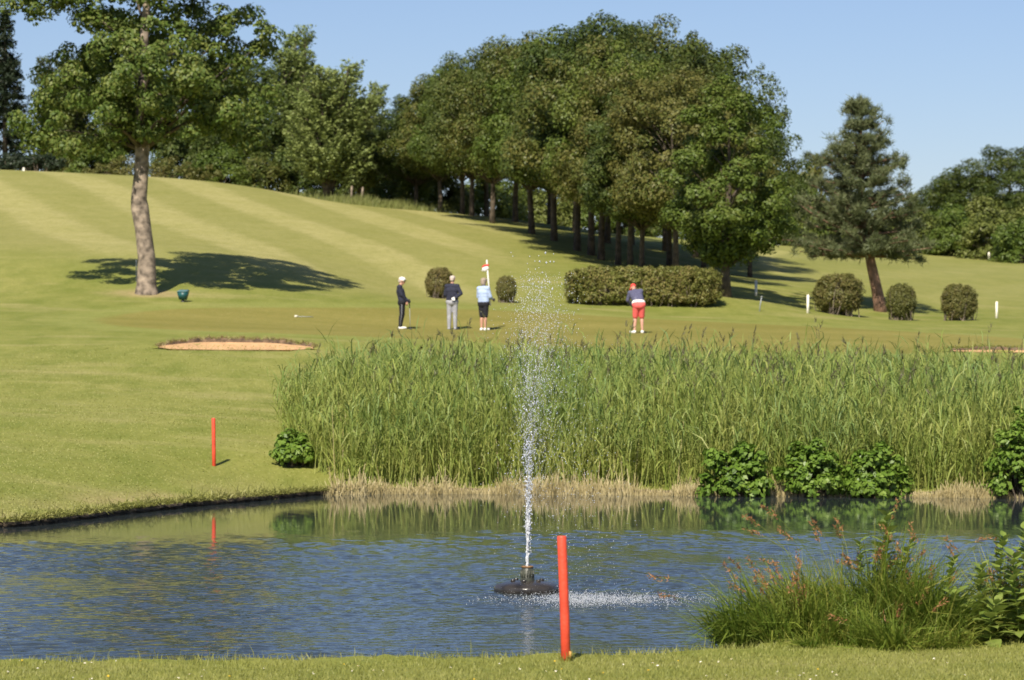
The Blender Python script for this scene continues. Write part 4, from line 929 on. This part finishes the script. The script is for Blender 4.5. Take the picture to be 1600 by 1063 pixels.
m, n, l, p = newmat('spray'); M['spray'] = m
p.inputs['Base Color'].default_value = (.93, .95, .98, 1); p.inputs['Roughness'].default_value = .08; p.inputs['IOR'].default_value = 1.33; p.inputs['Transmission Weight'].default_value = .5
def droplets(C, R, name, label):
    bm = bmesh.new(); bmesh.ops.create_icosphere(bm, subdivisions=1, radius=1); v0 = np.array([v.co[:] for v in bm.verts]); f0 = np.array([[v.index for v in f.verts] for f in bm.faces]); bm.free()
    if R.mean() < .004:
        v0 = np.array([(1, 0, 0), (-1, 0, 0), (0, 1, 0), (0, -1, 0), (0, 0, 1), (0, 0, -1)], float) * 1.15; f0 = np.array([(0, 2, 4), (2, 1, 4), (1, 3, 4), (3, 0, 4), (2, 0, 5), (1, 2, 5), (3, 1, 5), (0, 3, 5)])
    n_ = len(C); st_ = np.array([1, 1, 1.25]); V = C[:, None] + v0[None] * st_ * R[:, None, None]; F = f0[None] + (np.arange(n_) * len(v0))[:, None, None]
    mb = MB(); mb.add(V, F.reshape(-1, 3)); return tag(obj(name, mb.mesh(name, M['spray'], smooth=True)), label, 'water spray', kind='stuff')
r = np.random.default_rng(55)
# jet: unbroken twisting core low down, breaking into drops higher up
mb = MB()
for s in range(4):
    zz = np.linspace(.235, 1.0, 70); tw = zz * (9 + 3 * s) + s * 1.6; wr = (.004 + .016 * (zz - .23)) * (1 + .3 * r.normal(size=70))
    P = np.c_[FX + np.cos(tw) * wr + .012 * (zz - .23), FY + np.sin(tw) * wr, zz]; mb.tube(P, (.009 + .004 * np.abs(r.normal(size=70))) * np.interp(zz, [.23, .7, 1.0], [1, .9, .35]), 6)
C = []; R = []
def burst(n_, zl, zh, w0, w1, dx0, dx1, rl, rh, pw=1.0, pz=1.0):
    t = r.random(n_) ** pz; zz = zl + (zh - zl) * t; w = w0 + (w1 - w0) * t
    C.append(np.c_[FX + dx0 + (dx1 - dx0) * t + r.normal(size=n_) * w, FY + r.normal(size=n_) * w, zz]); R.append(rl + (rh - rl) * r.random(n_) ** (2.5 * pw))
burst(1100, .6, 2.3, .012, .055, .005, .04, .0016, .006)
burst(900, 1.5, 3.3, .05, .16, .03, .14, .002, .0075)
burst(800, 1.2, 3.2, .10, .20, .05, .15, .002, .0065)
burst(34, 3.2, 3.62, .12, .14, .12, .13, .005, .011)
burst(950, .05, 3.0, .38, .20, .55, .22, .0018, .0055)
burst(2600, 1.0, 3.35, .10, .21, .04, .14, .001, .0036)
burst(1500, 2.1, 3.4, .19, .17, .06, .14, .0014, .005)
burst(1500, .1, 2.4, .36, .24, .5, .2, .001, .003)
burst(260, .1, 2.5, .30, .25, -.0, .1, .0018, .0055)
tz = r.random(500); C.append(np.c_[FX + .012 + r.normal(size=500) * (.012 + .018 * tz), FY + r.normal(size=500) * .015, .4 + 1.2 * tz]); R.append(r.uniform(.003, .009, 500))
jet = droplets(np.concatenate(C), np.concatenate(R), 'fountain_jet', 'sparkling jet of water drops rising from the fountain and drifting right')
tag(obj('jet_core', mb.mesh('jet_core', M['spray'], smooth=True), None, jet), kind='stuff')
# splashes where the drops fall back
k_ = 6500; gx = np.r_[r.gamma(4.2, .22, k_ - 700) - .05, r.normal(size=700) * .3 + .1]; gy = r.normal(size=k_) * .42
C = np.c_[FX - .05 + gx, FY - 1.15 + gy, .004 + np.abs(r.normal(size=k_)) * .035 * r.random(k_)]
droplets(C, .0012 + .0034 * r.random(k_) ** 2.5, 'fountain_splash', 'low band of white splashes on the water right of the fountain')

# ------------------------------------------------------------------ people
def prim(bm_v, bm_f, cnt, kind, *a):
    n1, n2 = 12, 5
    if kind == 'cap': p0, p1, r0, r1 = a[:4]
    else: p0 = p1 = a[0]; r0 = r1 = 1.0
    p0 = np.array(p0, float); p1 = np.array(p1, float); ax = p1 - p0; L = np.linalg.norm(ax); ax = ax / L if L > 1e-6 else np.array([0, 0, 1.0])
    u_ = np.cross(ax, [0.3, 1, .1]); u_ /= np.linalg.norm(u_); v_ = np.cross(ax, u_); an = np.arange(n1) * 2 * np.pi / n1
    ph = list(np.linspace(-np.pi / 2, 0, n2 + 1)) + list(np.linspace(0, np.pi / 2, n2 + 1)); V = []
    for i, f in enumerate(ph):
        c, rr_ = (p0, r0) if i <= n2 else (p1, r1)
        V.append(c + ax * math.sin(f) * rr_ + math.cos(f) * rr_ * (np.cos(an)[:, None] * u_ + np.sin(an)[:, None] * v_))
    V = np.concatenate(V)
    if kind == 'ell':
        q = V - p0; V = p0 + (q if len(a) < 3 else q) * np.array(a[1])
        if len(a) > 2: V = p0 + (V - p0) @ np.array(Matrix.Rotation(a[2], 3, 'X')).T
    i = np.arange(len(ph) - 1)[:, None] * n1; j = np.arange(n1)[None]; j2 = (j + 1) % n1
    return V, np.stack([i + j, i + j2, i + n1 + j2, i + n1 + j], -1).reshape(-1, 4)

def fuse(name, prims, mat, voxel=.012, smooth=4, parent=None):
    mb = MB()
    for q in prims:
        V, F = prim(None, None, None, *q); mb.add(V, F)
    me = mb.mesh('tmp'); bm = bmesh.new(); bm.from_mesh(me); bmesh.ops.remove_doubles(bm, verts=bm.verts, dist=1e-5); bmesh.ops.recalc_face_normals(bm, faces=bm.faces); bm.to_mesh(me); bm.free()
    o = bpy.data.objects.new('tmp', me); COL.objects.link(o)
    rm = o.modifiers.new('r', 'REMESH'); rm.mode = 'VOXEL'; rm.voxel_size = voxel
    sm = o.modifiers.new('s', 'SMOOTH'); sm.factor = .5; sm.iterations = smooth
    dg = bpy.context.evaluated_depsgraph_get(); m2_ = bpy.data.meshes.new_from_object(o.evaluated_get(dg)); m2_.name = name
    bpy.data.objects.remove(o); bpy.data.meshes.remove(me); m2_.materials.clear(); m2_.materials.append(M[mat])
    m2_.polygons.foreach_set('use_smooth', np.ones(len(m2_.polygons), bool))
    return obj(name, m2_, None, parent)

def lerp(a, b, t): return tuple(np.array(a) * (1 - t) + np.array(b) * t)
def hand_prims(wr, d, pn, side, grip=.6):
    """palm and five bent fingers; d = direction of the hand, pn = palm normal, side = +1/-1 for the thumb"""
    d = unit(np.array(d, float)); pn = np.array(pn, float); pn = unit(pn - (pn @ d) * d); s = np.cross(d, pn) * side; wr = np.array(wr, float)
    pr = [('cap', wr, wr + d * .03, .026, .024), ('cap', wr + d * .03 - s * .024, wr + d * .085 - s * .028, .017, .015), ('cap', wr + d * .03, wr + d * .088, .018, .015), ('cap', wr + d * .03 + s * .022, wr + d * .085 + s * .026, .017, .014)]
    for k_, (off, ln) in enumerate(((.031, .062), (.010, .072), (-.011, .066), (-.031, .052))):
        b = wr + d * .088 + s * off; m_ = b + (d * math.cos(grip * .7) + pn * math.sin(grip * .7)) * ln * .5; t = m_ + (d * math.cos(grip * 1.9) + pn * math.sin(grip * 1.9)) * ln * .5
        pr += [('cap', b, m_, .0095, .009), ('cap', m_, t, .009, .0075)]
    b = wr + d * .03 + s * .028; m_ = b + unit(d * .7 + s * .8 + pn * .3) * .036; t = m_ + unit(d + s * .15 + pn * .5) * .03
    return pr + [('cap', b, m_, .012, .0105), ('cap', m_, t, .0105, .008)]

def person(label, loc, rz, J, wear, head_dir=(0, 1, 0), hands=None):
    """J: joints in metres, x right, y forward, z up; one continuous body, clothing as children"""
    e = empty('person', loc, rz); tag(e, label, 'person', 'golfers on the green')
    hd = np.array(J['head'], float); f = unit(np.array(head_dir, float)); upv = unit(np.array(J['head'], float) - np.array(J['neck'], float)); upv = unit(upv - (upv @ f) * f * .7); sdv = np.cross(f, upv); sdv = unit(sdv)
    pel = [('cap', J['hipL'], J['hipR'], .115, .115), ('cap', lerp(J['hipL'], J['hipR'], .25) + np.array([0, -.03, -.02]), lerp(J['hipL'], J['hipR'], .75) + np.array([0, -.03, -.02]), .105, .105)]
    tor = [('cap', J['waistL'], J['waistR'], .112, .112), ('cap', J['chestL'], J['chestR'], .118, .118), ('cap', J['shL'], J['shR'], .068, .068), ('cap', lerp(J['waistL'], J['waistR'], .5), lerp(J['chestL'], J['chestR'], .5), .118, .12),
           ('cap', lerp(J['waistL'], J['chestL'], .5), lerp(J['waistR'], J['chestR'], .5), .113, .113), ('cap', lerp(J['hipL'], J['waistL'], .55), lerp(J['hipR'], J['waistR'], .55), .112, .112), ('cap', lerp(J['chestL'], J['chestR'], .5), lerp(J['neck'], lerp(J['shL'], J['shR'], .5), .4), .1, .06)]
    def arm(s, k_=0, end=1.0): return [('cap', J['sh' + s], J['el' + s], .054 + k_, .043 + k_), ('cap', J['el' + s], lerp(J['el' + s], J['wr' + s], end), .042 + k_, .030 + k_ * .8 + (1 - end) * .008)]
    def leg(s, k_=0, knee=1.0, ank=1.0):
        out = [('cap', J['hip' + s], lerp(J['hip' + s], J['kn' + s], knee), .088 + k_, .058 + k_ + (1 - knee) * .04)]
        if knee >= 1:
            cf = lerp(J['kn' + s], J['an' + s], .3); cf = np.array(cf) + np.array([0, -.012, 0])
            out += [('cap', J['kn' + s], cf, .056 + k_, .056 + k_), ('cap', cf, lerp(J['kn' + s], J['an' + s], ank), .056 + k_, .038 + k_)]
        return out
    foot = lambda s, k_=0: [('cap', np.array(J['an' + s]) + [0, 0, -.03], np.array(J['an' + s]) + [0, -.02, -.045], .040 + k_, .040 + k_), ('cap', np.array(J['an' + s]) + np.array([0, -.03, -.055]), J['toe' + s], .036 + k_, .032 + k_), ('cap', np.array(J['toe' + s]) + np.array([-.02, -.03, 0]), np.array(J['toe' + s]) + np.array([.02, -.03, 0]), .033 + k_, .033 + k_)]
    head = [('cap', lerp(J['neck'], J['head'], -.25), lerp(J['neck'], J['head'], .6), .056, .052), ('cap', hd + upv * .028 - f * .022, hd + upv * .03 + f * .022, .082, .080), ('cap', hd - upv * .035 + f * .03, hd - upv * .072 + f * .052, .058, .040), ('cap', hd + f * .085 + upv * .005, hd + f * .112 - upv * .028, .011, .016), ('cap', hd - sdv * .078 + upv * .01, hd - sdv * .082 - upv * .03, .018, .012), ('cap', hd + sdv * .078 + upv * .01, hd + sdv * .082 - upv * .03, .018, .012)]
    body = pel + tor + arm('L') + arm('R') + leg('L') + leg('R') + foot('L') + foot('R') + head
    for s, sd_ in (('L', 1), ('R', -1)):
        d, pn, gr = hands[s] if hands else ((0, .1, -1), (0, 1, 0), .5); body += hand_prims(J['wr' + s], d, pn, sd_, gr)
    b = fuse('body', body, 'skin', .0118, 2, e)
    for sd_ in (-1, 1):
        mb = MB(); V, F = prim(0, 0, 0, 'ell', hd + sdv * .031 * sd_ + f * .083 + upv * .018, (.011, .011, .008)); mb.add(V, F); obj('eye', mb.mesh('eye', M['eye'], smooth=True), None, b)
    mb = MB(); V, F = prim(0, 0, 0, 'cap', hd + f * .089 - upv * .058 - sdv * .02, hd + f * .089 - upv * .058 + sdv * .02, .0065, .0065); mb.add(V, F); obj('mouth', mb.mesh('mouth', M['lipskin'], smooth=True), None, b)
    for kind, mat in wear:
        if kind == 'jumper': fuse('jumper', [(q[0], q[1], q[2], q[3] + .018, q[4] + .018) for q in tor] + arm('L', .02, .97) + arm('R', .02, .97), mat, .016, 3, e)
        if kind == 'polo': fuse('top', [(q[0], q[1], q[2], q[3] + .016, q[4] + .016) for q in tor] + arm('L', .018, .62) + arm('R', .018, .62), mat, .016, 3, e)
        if kind == 'shirt_hem': fuse('shirt_hem', [('cap', lerp(J['hipL'], J['waistL'], .36), lerp(J['hipR'], J['waistR'], .36), .138, .138)], mat, .012, 2, e)
        if kind == 'trousers': fuse('trousers', [(q[0], q[1], q[2], q[3] + .013, q[4] + .013) for q in pel] + leg('L', .020) + leg('R', .020), mat, .016, 3, e)
        if kind == 'shorts': fuse('shorts', [(q[0], q[1], q[2], q[3] + .016, q[4] + .016) for q in pel] + leg('L', .03, .86) + leg('R', .03, .86), mat, .012, 3, e)
        if kind == 'long_shorts': fuse('shorts', [(q[0], q[1], q[2], q[3] + .014, q[4] + .014) for q in pel] + leg('L', .026, .97) + leg('R', .026, .97), mat, .012, 3, e)
        if kind == 'shoes':
            for s in 'LR': fuse('shoe', foot(s, .010), mat, .010, 2, e)
        if kind == 'hair': fuse('hair', [('cap', hd + upv * .036 - f * .035, hd + upv * .046 + f * .012, .088, .084), ('cap', hd - upv * .01 - f * .05, hd + upv * .02 - f * .04, .07, .08)], mat, .010, 2, e)
        if kind == 'thick_hair': fuse('hair', [('cap', hd + upv * .036 - f * .038, hd + upv * .05 + f * .02, .098, .092), ('cap', hd - upv * .055 - f * .045, hd + upv * .02 - f * .045, .082, .09)], mat, .010, 2, e)
        if kind == 'cap':
            c = fuse('cap', [('cap', hd + upv * .048 - f * .025, hd + upv * .05 + f * .02, .092, .090)], mat, .010, 2, e)
            V, F = prim(0, 0, 0, 'cap', hd + upv * .045 + f * .10 - sdv * .045, hd + upv * .045 + f * .10 + sdv * .045, .055, .055); q = V - (hd + upv * .045 + f * .10); hh_ = (q @ upv)[:, None]; V = V - upv * hh_ * .82 - upv * (.25 * (q @ f))[:, None]
            mb = MB(); mb.add(V, F); obj('visor', mb.mesh('visor', M['black' if mat == 'whitecloth' else mat], smooth=True), None, c)
        if kind == 'dark_glasses':
            fuse('sunglasses', [('cap', hd + f * .088 + upv * .017 - sdv * .05, hd + f * .088 + upv * .017 + sdv * .05, .016, .016), ('cap', hd + sdv * .08 + upv * .02, hd + sdv * .05 + f * .088 + upv * .017, .008, .01), ('cap', hd - sdv * .08 + upv * .02, hd - sdv * .05 + f * .088 + upv * .017, .008, .01)], mat, .006, 1, e)
        if kind == 'belt': fuse('belt', [('cap', lerp(J['hipL'], J['waistL'], .5), lerp(J['hipR'], J['waistR'], .5), .125, .125)], mat, .012, 2, e)
        if kind == 'gloveR': fuse('glove', [(q[0], q[1], q[2], q[3] + .004, q[4] + .004) for q in hand_prims(J['wrR'], *hands['R'][:2], -1, hands['R'][2])], mat, .007, 1, e)
        if kind == 'gloveL': fuse('glove', [(q[0], q[1], q[2], q[3] + .004, q[4] + .004) for q in hand_prims(J['wrL'], *hands['L'][:2], 1, hands['L'][2])], mat, .007, 1, e)
        if kind == 'stripe':
            mb = MB()
            for s, q in (('R', .105), ): mb.tube([np.array(J['hip' + s]) + [q, 0, 0], np.array(J['kn' + s]) + [q * .76, 0, 0], np.array(J['an' + s]) + [q * .58, 0, .03]], [.008, .008, .008], 6)
            obj('side_stripe', mb.mesh('side_stripe', M[mat], smooth=True), None, e)
        if kind == 'patch':
            c = np.array(lerp(J['waistL'], J['chestL'], .2)) + np.array([.0, -.128, 0]); V, F = prim(0, 0, 0, 'ell', c, (.035, .014, .045)); mb = MB(); mb.add(V, F); obj('white_patch', mb.mesh('white_patch', M[mat], smooth=True), None, e)
    return e

def stand(h=1.75, w=.10, lean=0.0, **kw):
    s = h / 1.75
    J = dict(anL=(-w, 0, .085), anR=(w, 0, .085), toeL=(-w - .02, .17, .035), toeR=(w + .02, .17, .035), knL=(-w * .95, .01, .48), knR=(w * .95, .01, .48), hipL=(-.085, 0, .90), hipR=(.085, 0, .90),
             waistL=(-.055, 0, 1.06), waistR=(.055, 0, 1.06), chestL=(-.075, .0, 1.27), chestR=(.075, .0, 1.27), shL=(-.17, -.01, 1.405), shR=(.17, -.01, 1.405), neck=(0, 0, 1.47), head=(0, .025, 1.635),
             elL=(-.23, -.03, 1.13), elR=(.23, -.03, 1.13), wrL=(-.23, .05, .90), wrR=(.23, .05, .90))
    J.update(kw); return {k_: tuple(np.array(v) * s) for k_, v in J.items()}

def club(name, P0, P1, label, headvec):
    e = empty(name, P1); tag(e, label, 'golf club', 'putters on the green'); a = np.array(P0, float) - np.array(P1, float); mb = MB(); mb.tube([a * .0, a * .72], [.008, .009], 8); obj('shaft', mb.mesh('shaft', M['grey'], smooth=True), None, e)
    mb = MB(); mb.tube([a * .70, a], [.014, .017], 8); obj('grip', mb.mesh('grip', M['black'], smooth=True), None, e)
    hv = np.array(headvec, float); mb = MB(); mb.tube([hv * -.4 + [0, 0, .018], hv * .6 + [0, 0, .018]], [.024, .024], 8); obj('club_head', mb.mesh('club_head', M['dark'], smooth=True), None, e)

# 1: profile, looking right, weight back, putter in front
x, y, z = spot(625.5, 98)
J = stand(1.68, .06, waistL=(-.055, .05, 1.06), waistR=(.055, .05, 1.06), hipL=(-.085, .06, .90), hipR=(.085, .06, .90), knL=(-.06, .07, .48), knR=(.06, .05, .48), chestL=(-.075, .0, 1.27), chestR=(.075, .0, 1.27), shL=(-.17, -.03, 1.40), shR=(.17, -.03, 1.40), neck=(0, .0, 1.46), head=(0, .055, 1.615),
          elL=(-.21, .03, 1.14), elR=(.20, .05, 1.14), wrL=(-.08, .24, .97), wrR=(.09, .20, .93))
person('golfer in dark navy top and trousers with white cap, facing right with a putter', (x, y, z), -math.pi / 2, J, [('jumper', 'navy'), ('trousers', 'black'), ('stripe', 'greycloth'), ('shoes', 'whitecloth'), ('hair', 'hair_grey'), ('cap', 'whitecloth'), ('dark_glasses', 'black'), ('gloveL', 'black')],
       head_dir=(0, 1, -.22), hands={'L': ((.2, .8, -.6), (1, 0, -.2), 1.1), 'R': ((0, .25, -1), (-1, 0, 0), .5)})
cx = x + .30; club('putter', (cx - .01, y + .07, z + .97), (cx + .02, y + .05, g1(cx, y)), 'putter standing upright in front of the white capped golfer', (.06, -.08, 0))
# 2: back to us, right hand behind the back
x, y, z = spot(706.5, 99)
J = stand(1.76, .10, elR=(.30, -.06, 1.17), wrR=(.13, -.17, 1.02), elL=(-.235, .02, 1.13), wrL=(-.14, .17, 1.02), head=(.01, .03, 1.635))
person('man in dark navy jumper and grey trousers standing with his back turned', (x, y, z), -.12, J, [('jumper', 'navy'), ('trousers', 'greycloth'), ('shoes', 'greycloth'), ('hair', 'hair_grey'), ('gloveR', 'whitecloth')],
       head_dir=(.25, 1, 0), hands={'L': ((.9, .3, -.1), (0, -1, 0), .6), 'R': ((-.85, -.15, -.3), (0, -1, 0), .7)})
# 3: holding the flagstick
x, y, z = spot(755.5, 99)
J = stand(1.70, .075, elR=(.235, .06, 1.13), wrR=(.20, .26, 1.03), elL=(-.22, .02, 1.13), wrL=(-.08, .25, 1.02), waistL=(-.065, 0, 1.06), waistR=(.065, 0, 1.06))
person('golfer in pale blue top and black knee shorts holding the flagstick', (x, y, z), -.55, J, [('polo', 'skyblue'), ('long_shorts', 'black'), ('shoes', 'whitecloth'), ('thick_hair', 'hair_ash'), ('gloveR', 'navy')],
       head_dir=(0, 1, -.03), hands={'L': ((.5, .8, 0), (1, -.3, 0), .9), 'R': ((.25, .95, .1), (-1, .2, 0), 1.2)})
pz = lambda py, D: CAMH - (py - HOR) * D / FPX
e = empty('flagstick', (at(766, 99.15), 99.15, pz(478, 99.15))); tag(e, 'white flagstick with bunched flag held upright by the golfer in pale blue', 'flagstick')
tp_ = np.array([at(760.5, 99.15) - at(766, 99.15), .05, pz(406, 99.15) - pz(478, 99.15)]); mb = MB(); mb.tube([tp_ * 0, tp_ * .5, tp_ * .98, tp_], [.030, .028, .026, .015], 12); obj('pole', mb.mesh('pole', M['whitecloth'], smooth=True), None, e)
def bunched(sc_, name, mat, off):
    rb = np.random.default_rng(8); bm = bmesh.new(); bmesh.ops.create_icosphere(bm, subdivisions=3, radius=1)
    for v in bm.verts:
        c = v.co; k_ = 1 + .16 * math.sin(9 * c.x + 4 * c.z) + .12 * math.sin(11 * c.z + 3 * c.y); v.co = Vector((c.x * sc_[0] * k_, c.y * sc_[1] * k_, c.z * sc_[2] * (1 - .4 * (c.x > 0) * 0)))
        v.co.z += -.35 * v.co.x * -1 * .8
    me = bpy.data.meshes.new(name); bm.to_mesh(me); bm.free(); me.materials.append(M[mat]); me.polygons.foreach_set('use_smooth', np.ones(len(me.polygons), bool)); o = obj(name, me, None, e); o.location = off; return o
fl = bunched((.115, .05, .085), 'flag', 'whitecloth', tuple(tp_ * .80 + np.array([-.075, -.02, 0]))); rdm = bunched((.118, .045, .05), 'flag_border', 'redcloth', tuple(tp_ * .845 + np.array([-.06, -.012, .03])))
# 4: putting, bent over
x, y, z = spot(998, 96)
J = stand(1.80, .11, anL=(-.13, 0, .085), anR=(.11, 0, .085), toeL=(-.22, .13, .035), toeR=(.13, .17, .035), knL=(-.10, .07, .47), knR=(.10, .07, .47), hipL=(-.085, -.04, .87), hipR=(.085, -.04, .87), waistL=(-.08, .07, 1.01), waistR=(.05, .07, 1.01), chestL=(-.135, .23, 1.17), chestR=(.02, .23, 1.19),
          shL=(-.24, .33, 1.245), shR=(.09, .32, 1.30), neck=(-.10, .40, 1.33), head=(-.12, .50, 1.41), elL=(-.31, .36, 1.02), elR=(.12, .44, 1.02), wrL=(-.13, .50, .83), wrR=(-.06, .52, .77))
person('golfer in red cap, blue grey jumper and coral shorts bending over a putt', (x, y, z), .05, J, [('jumper', 'blueknit'), ('shirt_hem', 'whitecloth'), ('shorts', 'coral'), ('shoes', 'whitecloth'), ('cap', 'redcloth'), ('patch', 'whitecloth')],
       head_dir=(-.12, .65, -.75), hands={'L': ((.4, .25, -.9), (.6, .6, .1), 1.2), 'R': ((-.1, .1, -1), (-.6, .6, 0), 1.2)})
club('putter', (x - .12, y + .56, z + .86), (x - .16, y + .75, g1(x - .16, y + .75)), 'putter held low by the golfer in coral shorts', (-.10, .02, 0))
x, y, z = spot(466, 100); e = empty('golf_club', (x, y, z), .15); tag(e, 'pale golf club lying flat near the left side of the green', 'golf club')
mb = MB(); mb.tube([(-.05, 0, .03), (.5, .1, .02)], [.012, .012], 8); obj('shaft', mb.mesh('shaft', M['grey'], smooth=True), None, e); mb = MB(); mb.tube([(-.12, -.05, .035), (-.03, 0, .035)], [.035, .04], 8); obj('club_head', mb.mesh('club_head', M['white'], smooth=True), None, e)
